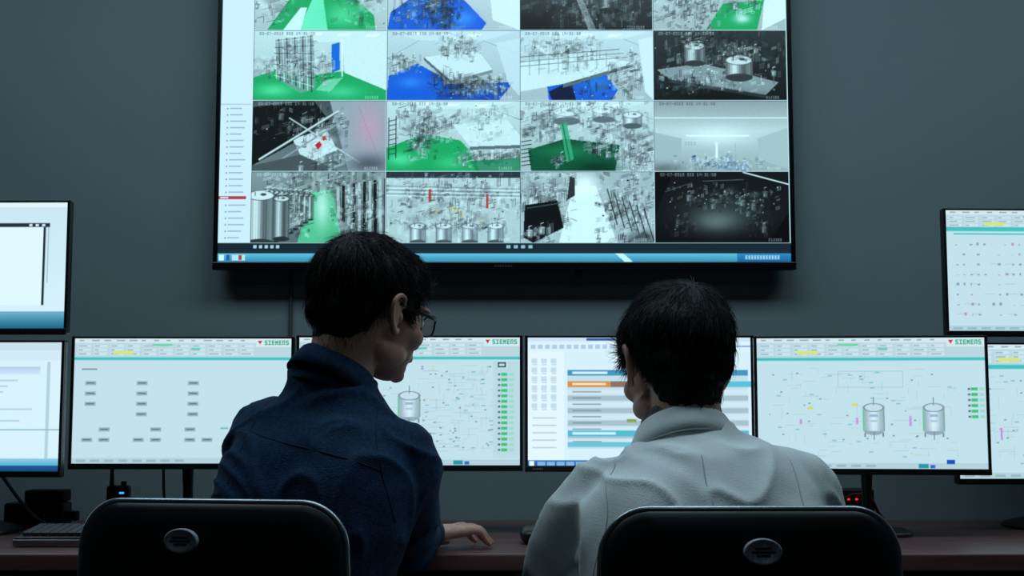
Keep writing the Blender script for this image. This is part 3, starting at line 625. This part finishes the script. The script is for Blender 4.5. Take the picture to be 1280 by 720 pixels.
# ------------------------------------------------------------------ office chairs
def chair(x, y, rz, lx):
    e = empty('office_chair', (x, y, 0), math.radians(rz))
    ZT, ZB = .911, .49
    def outline(n=96):
        pts = []; H = (ZT - ZB) / 2; r = .06
        def hw(z): return .203 + .012 * (1 - (z + H) / (2 * H))
        Wm = .2
        for cx, cz, a0 in ((Wm - r, H - r, 0), (-(Wm - r), H - r, 90), (-(Wm - r), -(H - r), 180), (Wm - r, -(H - r), 270)):
            for k in range(13):
                a = math.radians(a0 + k * 7.5); px = cx + r * math.cos(a); pz = cz + r * math.sin(a)
                pts.append((px * hw(pz) / Wm * (1 - .03 * (pz + H) / (2 * H)), pz + (.006 * (1 - (px / Wm) ** 2) if pz > 0 else 0)))
        return pts
    O = outline(); zc = (ZT + ZB) / 2
    def plate(rings, mt, name, sc=1.):
        bm = bmesh.new(); prev = None
        for s, yo in rings:
            if s == 0: ring = [bm.verts.new((0, yo - .25, zc))]
            else: ring = [bm.verts.new((a * s * sc, yo - .25 + .03 * (a * s / .2) ** 2 + .02 * (b * s / .2) ** 2 * .5, zc + b * s * sc)) for a, b in O]
            if prev:
                n = len(O)
                for k in range(n):
                    if len(prev) == 1: bm.faces.new((prev[0], ring[k], ring[(k + 1) % n]))
                    elif len(ring) == 1: bm.faces.new((prev[k], prev[(k + 1) % n], ring[0]))
                    else: bm.faces.new((prev[k], prev[(k + 1) % n], ring[(k + 1) % n], ring[k]))
            prev = ring
        return bm_obj(bm, name, mt, e)
    plate([(0, -.010), (.3, -.010), (.6, -.010), (.85, -.011), (.95, -.010), (.985, -.006), (1, 0), (.99, .006), (.95, .009), (.6, .009), (0, .009)], M_shell, 'backrest_shell')
    plate([(0, .008), (.5, .008), (.9, .008), (.94, .016), (.90, .03), (.6, .036), (.3, .036), (0, .036)], M_cush, 'backrest_cushion')
    curve('backrest_rim', [(a * 1.0, -.25 + .03 * (a / .2) ** 2 + .01 * (b / .2) ** 2, zc + b * 1.0) for a, b in O], .0048, M_rim, e, False, True)
    bm = bmesh.new(); prev = None; rr = [(1, -.008), (1, -.014), (.95, -.0160), (.84, -.0160), (.80, -.0148), (0, -.0148)]
    for s, yo in rr:
        ring = [bm.verts.new((lx + .025 * s * math.cos(a), -.25 + yo + .0022, .862 + .0172 * s * math.sin(a) )) for a in [2 * math.pi * k / 40 for k in range(40)]] if s else [bm.verts.new((lx, -.25 + yo + .0022, .862))]
        if prev:
            for k in range(40):
                bm.faces.new((prev[k], prev[(k + 1) % 40], ring[(k + 1) % 40], ring[k]) if s else (prev[k], prev[(k + 1) % 40], ring[0]))
        prev = ring
    bm_obj(bm, 'oval_badge', M_badge, e)
    bm = bmesh.new()
    for q, (wx, dz) in enumerate(((.022, .0045), (.030, 0), (.018, -.0045))): add_box(bm, (lx, -.25 - .0132, .862 + dz), (wx, .0012, .0018))
    bm_obj(bm, 'badge_lettering', M_dark, e, smooth=False)
    bm = bmesh.new(); tube(bm, [(0, -.268, .74), (0, -.285, .60), (0, -.27, .47), (0, -.2, .405), (0, -.05, .395)], [(.035, .008), (.038, .009), (.038, .010), (.038, .010), (.04, .012)], n=20, ex=4); bm_obj(bm, 'back_support_bar', M_dark, e)
    bm = bmesh.new(); tube(bm, [(0, 0, .415), (0, 0, .425), (0, 0, .445), (0, 0, .462)], [(.20, .19), (.235, .225), (.24, .23), (.21, .20)], n=48, sub=4, ex=3.6); bm_obj(bm, 'seat', M_cush, e)
    box('seat_mechanism', (0, 0, .39), (.18, .22, .045), M_dark, e, bev=.008)
    bm = bmesh.new(); tube(bm, [(0, 0, .38), (0, 0, .25)], [.016, .016], n=20, sub=2); bm_obj(bm, 'gas_lift_rod', M_steel, e)
    bm = bmesh.new(); tube(bm, [(0, 0, .27), (0, 0, .08)], [.026, .028], n=20, sub=2); bm_obj(bm, 'gas_lift_sleeve', M_dark, e)
    bm = bmesh.new(); bc = bmesh.new()
    for k in range(5):
        a = math.radians(72 * k + 18); d = V((math.cos(a), math.sin(a), 0)); sd = V((-d.y, d.x, 0))
        tube(bm, [d * .01 + V((0, 0, .105)), d * .15 + V((0, 0, .092)), d * .29 + V((0, 0, .07))], [(.028, .02), (.022, .014), (.016, .011)], hint=sd, n=16, sub=3, ex=3)
        tube(bc, [d * .285 + V((0, 0, .07)), d * .285 + V((0, 0, .035))], [.007, .007], n=10, sub=1)
        for sg in (-1, 1):
            tube(bc, [d * .285 + sd * .006 * sg + V((0, 0, .026)), d * .285 + sd * .022 * sg + V((0, 0, .026))], [.0255, .0255], hint=(0, 0, 1), n=20, sub=1)
    bm_obj(bm, 'star_base', M_shell, e); bm_obj(bc, 'casters', M_dark, e)
    return e
chair(-.398, 2.08, -9, -.028)
chair(.314, 1.95, 1, .008)

# ------------------------------------------------------------------ people
def frame(yaw, pitch, roll):
    """yaw: turn toward +X from +Y, pitch: nod down, roll: lean to own right (degrees)"""
    return Matrix.Rotation(-math.radians(yaw), 4, 'Z') @ Matrix.Rotation(-math.radians(pitch), 4, 'X') @ Matrix.Rotation(math.radians(roll), 4, 'Y')

ZX = [-.2, -.10, -.06, -.040, -.028, -.015, .008, .018, .034, .042, .060, .075, .09, .2]
ZZ = [-.072, -.072, -.060, -.045, -.002, .020, .022, -.008, -.010, .030, .045, .052, .050, .050]
def make_head(parent, M, neck_world, thick, fringe, seed, glasses=False, sc=1.0, nape=0., front=.012):
    Mi = (M @ Matrix.Scale(sc, 4)).inverted(); MM = M @ Matrix.Scale(sc, 4)
    nb = Mi @ V(neck_world)
    bm = bmesh.new()
    ellip(bm, (0, -.014, .030), (.075, .096, .086), seg=40)
    ellip(bm, (0, -.045, .0), (.064, .058, .06), seg=32)
    ellip(bm, (0, .030, -.012), (.066, .066, .075), seg=32)
    ellip(bm, (0, .046, -.048), (.053, .047, .048), seg=32)
    ellip(bm, (0, .056, -.078), (.036, .034, .026))
    ellip(bm, (0, .082, -.090), (.016, .013, .013))
    for s in (-1, 1):
        ellip(bm, (s * .040, .058, -.028), (.026, .028, .022)); ellip(bm, (s * .047, .018, -.064), (.018, .036, .022))
        ellip(bm, (s * .030, .083, .020), (.026, .012, .009))
        ellip(bm, (s * .011, .100, -.034), (.008, .010, .007))
    tube(bm, [(0, .088, .010), (0, .098, -.008), (0, .109, -.028), (0, .104, -.038)], [(.009, .010), (.009, .010), (.011, .011), (.012, .008)], hint=(1, 0, 0), n=16)
    ellip(bm, (0, .088, -.058), (.026, .012, .012))
    tube(bm, [(0, -.028, -.01), (0, -.034, -.065), nb * .5 + V((0, -.018, -.05)), nb], [(.054, .056), (.054, .056), (.055, .056), (.062, .060)], hint=(1, 0, 0), n=28)
    me = remesh(bm, .0032, 6)
    bmh = bmesh.new(); bmh.from_mesh(me); bmh.normal_update()
    off = {}; rnd = random.Random(seed)
    for v in bmh.verts:
        p = v.co; zl = float(np.interp(p.y, ZX, ZZ)) - fringe * max(0, min(1, (p.y - .04) / .03)) * (1 if abs(p.x) < .06 else .5) - nape * max(0, min(1, (-.02 - p.y) / .03))
        zl += .004 * noise.noise(p * 90)
        m = (p.z - zl) / .016
        if p.y < -.02: m = (p.z - zl) / .03
        off[v.index] = m
        mm = max(0, min(1, m)); mm = mm * mm * (3 - 2 * mm)
        top = max(0, min(1, (p.z + .06) / .15))
        th = thick * (.35 + .65 * top) + (front * max(0, min(1, (p.y - .02) / .06)) * top)
        flow = noise.noise(V((p.x * 40, p.y * 22, p.z * 22)) + V((seed, 0, 0))) * .0035 + noise.noise(p * 14 + V((seed * 3, 0, 0))) * .005
        v.co = p + v.normal * (mm * (th + flow) - .0008)
    dl = [f for f in bmh.faces if max(off[v.index] for v in f.verts) <= 0]
    bmesh.ops.delete(bmh, geom=dl, context='FACES'); bmh.normal_update()
    faces = list(bmh.faces)
    sv, sf = [], []; crown = V((.008, -.070, .105))
    wts = [f.calc_area() for f in faces]
    for f in rnd.choices(faces, weights=wts, k=8500):
        p = f.calc_center_median(); n = f.normal.copy()
        if n.length < .1: continue
        d = p - crown; d = d - n * d.dot(n)
        if d.length < 1e-3: continue
        d.normalize(); d = (d + V((rnd.gauss(0, .22), rnd.gauss(0, .22), rnd.gauss(0, .22) - .25))); d = (d - n * d.dot(n)).normalized()
        L = rnd.uniform(.014, .034) * (.55 if p.z < -.02 else 1); lift = rnd.uniform(.0, .24) if rnd.random() < .90 else rnd.uniform(.3, .75); wd = rnd.uniform(.0005, .0011); sd = n.cross(d)
        b = len(sv)
        for k, t in enumerate((0, .4, .75, 1)):
            c = p + d * L * t + n * (L * (lift * t - .55 * t * t * lift) - .0006 - (L * t) ** 2 * 3.2); ww = wd * (1 - t * .85)
            sv += [MM @ (c + sd * ww), MM @ (c + n * ww * .8), MM @ (c - sd * ww)]
            if k:
                a = b + (k - 1) * 3; q = b + k * 3
                for i in range(3): sf.append((a + i, a + (i + 1) % 3, q + (i + 1) % 3, q + i))
    hm = bpy.data.meshes.new('hair'); bmh.to_mesh(hm); bmh.free(); hm.transform(MM)
    link(hm, 'hair', parent, True, True, [M_hair])
    sm = bpy.data.meshes.new('hair_strands'); sm.from_pydata(sv, [], sf); link(sm, 'hair_strands', parent, True, True, [M_hair])
    me.transform(MM); link(me, 'head_and_neck', parent, True, True, [M_skin])
    for s, nm in ((-1, 'ear_left'), (1, 'ear_right')):
        bm = bmesh.new(); E = V((s * .0745, -.004, -.006))
        rim = [E + V((s * .002, .012, .014)), E + V((s * .010, .006, .028)), E + V((s * .014, -.008, .031)), E + V((s * .016, -.019, .020)), E + V((s * .014, -.019, .002)), E + V((s * .009, -.010, -.016)), E + V((s * .004, .002, -.028)), E + V((s * .001, .009, -.020))]
        tube(bm, rim, [.003, .0036, .004, .0042, .004, .0045, .0058, .004], n=12)
        ellip(bm, E + V((s * .005, -.005, .004)), (.005, .017, .027), Matrix.Rotation(s * .35, 4, 'Z')); ellip(bm, E + V((s * .004, .007, -.002)), (.005, .005, .009)); ellip(bm, E + V((s * .0, -.004, 0)), (.008, .010, .018))
        em = remesh(bm, .0016, 3); em.transform(MM); link(em, nm, parent, True, True, [M_skin])
        bm = bmesh.new(); ellip(bm, (s * .030, .0815, .002), .0118); x = bpy.data.meshes.new('eye'); bm.to_mesh(x); bm.free(); x.transform(MM); link(x, 'eyeball', parent, True, True, [M_eye])
        bm = bmesh.new(); ellip(bm, (s * .030, .0920, .001), (.0055, .002, .0055)); x = bpy.data.meshes.new('iris'); bm.to_mesh(x); bm.free(); x.transform(MM); link(x, 'iris', parent, True, True, [M_iris])
        bm = bmesh.new(); tube(bm, [(s * .014, .098, .020), (s * .03, .098, .026), (s * .048, .086, .021)], [(.003, .002), (.0045, .0025), (.002, .0015)], n=10); x = bpy.data.meshes.new('b'); bm.to_mesh(x); bm.free(); x.transform(MM); link(x, 'eyebrow', parent, True, True, [M_hair])
    for z, r in ((-.0555, .0035), (-.0615, .0045)):
        bm = bmesh.new(); tube(bm, [(-.023, .089, z), (-.01, .0975, z + .001), (0, .0985, z), (.01, .0975, z + .001), (.023, .089, z)], [.001, r, r, r, .001], n=12); x = bpy.data.meshes.new('lip'); bm.to_mesh(x); bm.free(); x.transform(MM); link(x, 'lip', parent, True, True, [M_lip])
    if glasses:
        bm = bmesh.new()
        def loop(cx):
            pts = []
            for k in range(28):
                a = 2 * math.pi * k / 28; ca, sa = math.cos(a), math.sin(a)
                px = cx + .027 * math.copysign(abs(ca) ** .7, ca); pz = .000 + .0175 * math.copysign(abs(sa) ** .7, sa)
                pts.append(V((px, .113 - 5 * px * px, pz)))
            return pts
        for cx in (-.034, .034):
            P = loop(cx); N = len(P); rings = []
            for i, q in enumerate(P):
                t = (P[(i + 1) % N] - P[i - 1]).normalized(); a1 = V((0, 1, 0)); a2 = t.cross(a1).normalized()
                rings.append([bm.verts.new(q + (a1 * math.cos(b) * .0018 + a2 * math.sin(b) * .0018)) for b in [2 * math.pi * k / 8 for k in range(8)]])
            for i in range(N):
                for k in range(8): bm.faces.new((rings[i][k], rings[i][(k + 1) % 8], rings[(i + 1) % N][(k + 1) % 8], rings[(i + 1) % N][k]))
        tube(bm, [(-.008, .112, .005), (0, .1145, .007), (.008, .112, .005)], [.0016] * 3, n=8)
        for s in (-1, 1):
            tube(bm, [(s * .060, .095, .008), (s * .071, .078, .008), (s * .077, .03, .010), (s * .082, -.006, .012), (s * .082, -.022, -.004)], [(.0014, .003), (.0014, .0032), (.0012, .003), (.0012, .0028), (.0012, .003)], hint=(1, 0, 0), n=10)
        bmesh.ops.recalc_face_normals(bm, faces=bm.faces); x = bpy.data.meshes.new('g'); bm.to_mesh(x); bm.free(); x.transform(MM); link(x, 'glasses_frame', parent, True, True, [M_black])
        bm = bmesh.new()
        for cx in (-.034, .034): bm.faces.new([bm.verts.new(q) for q in loop(cx)])
        x = bpy.data.meshes.new('g'); bm.to_mesh(x); bm.free(); x.transform(MM); link(x, 'glasses_lenses', parent, True, False, [M_lens])

def hand(parent, name, wrist, direction, side, floor_z, curl=1., palm_h=.03):
    """wrist: world position, direction: horizontal heading, side: +1 left hand (thumb on +x local), -1 right"""
    d = V(direction); d.z = 0; d.normalize(); r = V((d.y, -d.x, 0)); w = V(wrist)
    def P(x, y, z): return V((w.x, w.y, floor_z)) + r * x * side + d * y + V((0, 0, z))
    dz = w.z - floor_z
    bm = bmesh.new()
    tube(bm, [P(0, -.07, dz + .004), P(0, -.01, dz), P(.002, .03, palm_h), P(.0, .07, palm_h + .002), P(-.002, .092, palm_h - .003)], [(.025, .021), (.026, .019), (.036, .016), (.041, .014), (.036, .009)], hint=r, n=24, ex=2.5)
    ellip(bm, P(.024, .035, palm_h - .010), (.017, .017, .012))
    F = [(.030, .088, .042, .024, .021), (.010, .093, .046, .028, .022), (-.011, .090, .043, .026, .021), (-.030, .080, .034, .020, .019)]
    for i, (x, y, a, b, c) in enumerate(F):
        sp = x * .25; h = palm_h
        k1 = P(x, y - .02, h); k2 = P(x + sp * .1, y, h + .003 * curl); k3 = P(x + sp * .5, y + a * .92, h - .006 + .010 * curl * (1 - i * .15)); k4 = P(x + sp * .7, y + a * .92 + b * .8, .018); k5 = P(x + sp * .8, y + a * .92 + b * .8 + c * .62, .0085)
        tube(bm, [k1, k2, k3, k4, k5], [.0088, .0094, .0084, .0074, .0056], n=14, sub=4); ellip(bm, k5, .0056, seg=12); ellip(bm, k2, (.0098, .0098, .008), seg=12)
    tube(bm, [P(.022, .02, palm_h - .008), P(.042, .045, palm_h - .012), P(.052, .072, .013), P(.054, .096, .010)], [.013, .0115, .0095, .0068], n=14); ellip(bm, P(.054, .096, .010), .0068, seg=12)
    me = remesh(bm, .0022, 3); link(me, name, parent, True, True, [M_skin])

def wrinkle(me, seed, folds, amp, k=1.):
    me.update(); n = len(me.vertices)
    nr = [v.normal.copy() for v in me.vertices]
    for v, nn in zip(me.vertices, nr):
        p = v.co; q = p * 5 + V((seed, seed * .7, 0)); wv = noise.noise(q) * .9
        a = noise.noise(V((p.x * 7 + wv * 2, p.y * 7, p.z * 15 + wv * 3)) + V((seed, 0, 0)))
        b = noise.noise(V((p.x * 18 + p.z * 9, p.y * 16, p.z * 16 - p.x * 10)) + V((0, seed, 0)))
        f = (1 - abs(a)) ** 4 * amp + b * amp * .4
        for (A, B, wd, h) in folds:
            A = V(A); B = V(B); ab = B - A; t = max(0, min(1, (p - A).dot(ab) / ab.length_squared)); dist = (p - A - ab * t).length
            f += k * h * math.exp(-(dist / wd) ** 2) * math.sin(math.pi * min(1, max(0, t * .9 + .05)))
        v.co = p + nn * (f - amp * .5)
    me.update()

def seam(name, pts, bvh, m, parent, r=.0010, off=.0002):
    P = catmull([V(p) for p in pts], 12); out = []
    for p in P:
        loc, nn, i, d = bvh.find_nearest(p)
        out.append(loc + nn * off)
    for _ in range(4): out = [out[0]] + [(out[i - 1] + out[i] * 2 + out[i + 1]) / 4 for i in range(1, len(out) - 1)] + [out[-1]]
    curve(name, out, r, m, parent, True, sub=2)

def collar(parent, name, c, F, rx, ry, hb, hf, fall, gap, flare, m, th=.0025):
    bm = bmesh.new(); n = 56; rows = []
    for k in range(n + 1):
        a = math.radians(gap + (360 - 2 * gap) * k / n)
        back = (1 - math.cos(a)) / 2; h = hf + (hb - hf) * back; ff = fall * (1 + .35 * (1 - back)); fl = flare * (1 + .5 * (1 - back))
        dirv = V((math.sin(a), math.cos(a), 0)); row = []
        for dr, z in ((.006, -.02), (0, 0), (-.001, h * .7), (.001, h), (.003, h + .0015), (.0055, h - .001), (.008 + fl * .5, h - ff * .5), (.008 + fl, h - ff)):
            q = V((dirv.x * (rx + dr), dirv.y * (ry + dr), z)); row.append(bm.verts.new(V(c) + (F.to_3x3() @ q)))
        rows.append(row)
    for a, b in zip(rows[:-1], rows[1:]):
        for k in range(len(a) - 1): bm.faces.new((a[k], a[k + 1], b[k + 1], b[k]))
    o = bm_obj(bm, name, m, parent, True)
    s = o.modifiers.new('thickness', 'SOLIDIFY'); s.thickness = th; s.offset = 0
    return o

def legs(parent, hips, fw, seat_z, knee_d=.42, spread=.09, foot_f=.06):
    fw = V(fw).normalized(); rt = V((fw.y, -fw.x, 0)); bm = bmesh.new(); bs = bmesh.new()
    hp = V((hips[0], hips[1], seat_z + .085))
    ellip(bm, hp + V((0, 0, .01)), (.16, .13, .09))
    for s in (-1, 1):
        h = hp + rt * s * spread; k = h + fw * knee_d + rt * s * .04 + V((0, 0, .0)); an = V((k.x, k.y, .10)) + fw * foot_f
        tube(bm, [h - fw * .05, h + fw * .12, h.lerp(k, .7), k, k.lerp(an, .12) + fw * .01, k.lerp(an, .5), an], [(.088, .082), (.086, .080), (.066, .064), (.060, .058), (.058, .056), (.054, .056), (.048, .052)], hint=rt, n=24)
        f0 = V((an.x, an.y, 0)) - fw * .06
        tube(bs, [f0 + V((0, 0, .045)), f0 + fw * .04 + V((0, 0, .05)), f0 + fw * .13 + V((0, 0, .038)), f0 + fw * .21 + V((0, 0, .028)), f0 + fw * .255 + V((0, 0, .022))], [(.03, .04), (.036, .048), (.042, .036), (.042, .026), (.024, .018)], hint=rt, n=20, ex=3)
        tube(bs, [V((an.x, an.y, .05)), V((an.x, an.y, .13))], [.036, .036], n=16, sub=2)
    me = remesh(bm, .008, 5); wrinkle(me, 3.3, [], .004); link(me, 'trousers', parent, True, True, [M_trous])
    bmesh.ops.translate(bs, vec=(0, 0, .004), verts=bs.verts); bm_obj(bs, 'shoes', M_shoe, parent, True)

# ---- man in denim shirt
A = empty('seated_man', (-.37, 2.12, 0))
FA = frame(30, 0, 5); RT = FA.to_3x3() @ V((1, 0, 0))
bm = bmesh.new()
tube(bm, [(-.37, 2.12, .47), (-.37, 2.11, .56), (-.36, 2.105, .68), (-.345, 2.11, .80), (-.325, 2.125, .90), (-.312, 2.14, .97), (-.306, 2.145, 1.02), (-.303, 2.145, 1.055), (-.302, 2.145, 1.085), (-.300, 2.148, 1.112)],
     [(.17, .13), (.172, .135), (.155, .12), (.165, .122), (.178, .122), (.170, .110), (.145, .092), (.110, .076), (.080, .066), (.066, .062)], hint=RT, n=40, ex=2.3)
tube(bm, [(-.36, 2.17, 1.00), (-.425, 2.215, 1.002), (-.452, 2.25, .93), (-.462, 2.30, .82), (-.455, 2.36, .735), (-.43, 2.46, .68), (-.405, 2.55, .645)], [.060, .062, .058, .053, .050, .044, .038], hint=(1, 0, 0), n=24)
tube(bm, [(-.25, 2.12, .975), (-.188, 2.115, .968), (-.178, 2.16, .90), (-.185, 2.27, .835), (-.192, 2.40, .795), (-.187, 2.54, .795), (-.180, 2.665, .79)], [.060, .064, .060, .056, .053, .045, .037], hint=(1, 0, 0), n=24)
me = remesh(bm, .006, 6)
wrinkle(me, 1.7, [((-.23, 2.02, .93), (-.33, 1.99, .80), .014, .008), ((-.20, 2.03, .88), (-.28, 1.98, .76), .012, .007), ((-.45, 2.14, .94), (-.40, 2.03, .82), .014, .007), ((-.47, 2.18, .90), (-.44, 2.08, .78), .012, .006),
                  ((-.36, 2.03, .98), (-.34, 1.98, .84), .02, -.005), ((-.15, 2.08, .93), (-.21, 2.12, .86), .012, .006), ((-.14, 2.16, .87), (-.2, 2.22, .80), .012, .006)], .0075, 1.4)
link(me, 'denim_shirt', A, True, True, [M_denim])
bv = BVHTree.FromPolygons([v.co.copy() for v in me.vertices], [tuple(p.vertices) for p in me.polygons])
seam('yoke_seam', [(-.46, 2.15, 1.02), (-.40, 2.08, 1.0), (-.32, 2.02, .985), (-.24, 2.0, .965), (-.19, 2.0, .95)], bv, M_stitch, A)
seam('armhole_seam', [(-.225, 2.10, 1.05), (-.215, 2.03, .99), (-.205, 2.02, .93), (-.20, 2.04, .87)], bv, M_stitch, A)
seam('armhole_seam', [(-.40, 2.20, 1.08), (-.425, 2.12, 1.02), (-.43, 2.10, .94), (-.43, 2.12, .88)], bv, M_stitch, A)
FC = frame(38, 22, 7)
collar(A, 'shirt_collar', (-.300, 2.145, 1.090), FC, .063, .063, .040, .018, .034, 16, .009, M_denim, .003)
bm = bmesh.new(); tube(bm, [(-.181, 2.64, .79), (-.178, 2.68, .79)], [.040, .040], n=24, sub=2); bm_obj(bm, 'cuff', M_denim, A, True)
make_head(A, Matrix.Translation((-.244, 2.172, 1.210)) @ frame(44, 10, 3), (-.298, 2.148, 1.07), .0125, .010, 4, True, 1.03, 0, .021)
hand(A, 'hand_right', (-.176, 2.695, .785), (.80, .70, 0), -1, DZ + .001, 1.2, .036)
hand(A, 'hand_left', (-.400, 2.57, .645), (.25, .95, 0), 1, .605)
legs(A, (-.37, 2.13), (.22, .97, 0), .462)

# ---- man in lab coat
B = empty('seated_man', (.30, 1.98, 0))
FB = frame(-4, 0, -3); RT = FB.to_3x3() @ V((1, 0, 0))
bm = bmesh.new()
tube(bm, [(.31, 1.98, .465), (.31, 1.975, .55), (.305, 1.97, .66), (.30, 1.98, .76), (.295, 2.01, .85), (.290, 2.04, .915), (.284, 2.06, .955), (.280, 2.075, .985), (.277, 2.085, 1.008)],
     [(.20, .165), (.195, .155), (.185, .145), (.190, .14), (.195, .135), (.180, .118), (.140, .092), (.098, .076), (.074, .068)], hint=RT, n=40, ex=2.3)
tube(bm, [(.20, 2.05, .915), (.140, 2.07, .900), (.098, 2.11, .83), (.072, 2.18, .765), (.075, 2.30, .735), (.11, 2.45, .765), (.145, 2.60, .797)], [.062, .066, .063, .060, .056, .050, .044], hint=(1, 0, 0), n=24)
tube(bm, [(.37, 2.04, .93), (.448, 2.055, .918), (.485, 2.10, .85), (.51, 2.20, .775), (.515, 2.32, .745), (.47, 2.46, .77), (.43, 2.60, .797)], [.062, .064, .061, .058, .055, .050, .044], hint=(1, 0, 0), n=24)
for s in (-1, 1):
    tube(bm, [(.31 + s * .09, 1.98, .55), (.31 + s * .10, 2.15, .555), (.31 + s * .115, 2.30, .55)], [(.098, .09), (.096, .088), (.088, .078)], hint=(1, 0, 0), n=24)
me = remesh(bm, .006, 6)
wrinkle(me, 5.1, [((.16, 1.98, .93), (.24, 1.88, .76), .014, .010), ((.13, 2.02, .88), (.19, 1.90, .74), .013, .010), ((.42, 1.97, .93), (.36, 1.88, .78), .014, .009), ((.46, 2.0, .88), (.41, 1.90, .76), .013, .009), ((.29, 1.96, .965), (.30, 1.86, .80), .012, -.006),
                  ((.10, 2.03, .90), (.05, 2.12, .80), .012, .008), ((.14, 1.99, .86), (.07, 2.08, .76), .012, .008), ((.49, 2.05, .90), (.53, 2.14, .82), .011, .007), ((.22, 1.97, .97), (.14, 2.0, .93), .012, .006), ((.35, 1.98, .975), (.43, 2.0, .94), .012, .006)], .008, 1.4)
link(me, 'lab_coat', B, True, True, [M_coat])
bv = BVHTree.FromPolygons([v.co.copy() for v in me.vertices], [tuple(p.vertices) for p in me.polygons])
seam('centre_back_seam', [(.285, 1.95, .97), (.29, 1.90, .90), (.295, 1.86, .82), (.30, 1.82, .70)], bv, M_cstitch, B, .0009)
seam('armhole_seam', [(.185, 2.05, .99), (.155, 1.98, .94), (.145, 1.93, .88), (.135, 1.94, .80)], bv, M_cstitch, B, .0009)
seam('armhole_seam', [(.405, 2.05, 1.0), (.425, 1.98, .95), (.432, 1.93, .88), (.44, 1.94, .80)], bv, M_cstitch, B, .0009)
collar(B, 'coat_collar', (.277, 2.080, .992), frame(-6, 20, -2), .069, .069, .036, .01, .044, 26, .016, M_coat, .003)
collar(B, 'shirt_collar', (.277, 2.088, 1.002), frame(-6, 20, -2), .060, .060, .044, .012, .02, 14, .002, M_plaid, .002)
make_head(B, Matrix.Translation((.270, 2.125, 1.118)) @ frame(-16, 12, 2), (.277, 2.088, .985), .018, .004, 9, False, 1.03, .022)
hand(B, 'hand_left', (.146, 2.63, .797), (.25, .97, 0), 1, DZ + .03); hand(B, 'hand_right', (.428, 2.63, .797), (-.2, .98, 0), -1, DZ + .03)
legs(B, (.31, 1.99), (.0, 1, 0), .462, spread=.10)

# ------------------------------------------------------------------ world + camera
wd = bpy.data.worlds.new('room_ambient'); scene.world = wd; wd.use_nodes = True
wd.node_tree.nodes['Background'].inputs[0].default_value = (.02, .025, .03, 1)
cam = bpy.data.cameras.new('camera'); co = bpy.data.objects.new('camera', cam); scene.collection.objects.link(co)
cam.lens = 45; cam.sensor_width = 36; cam.clip_start = .05
co.location = (0, 0, 1.05); co.rotation_euler = (math.radians(95.3), 0, 0)
scene.camera = co
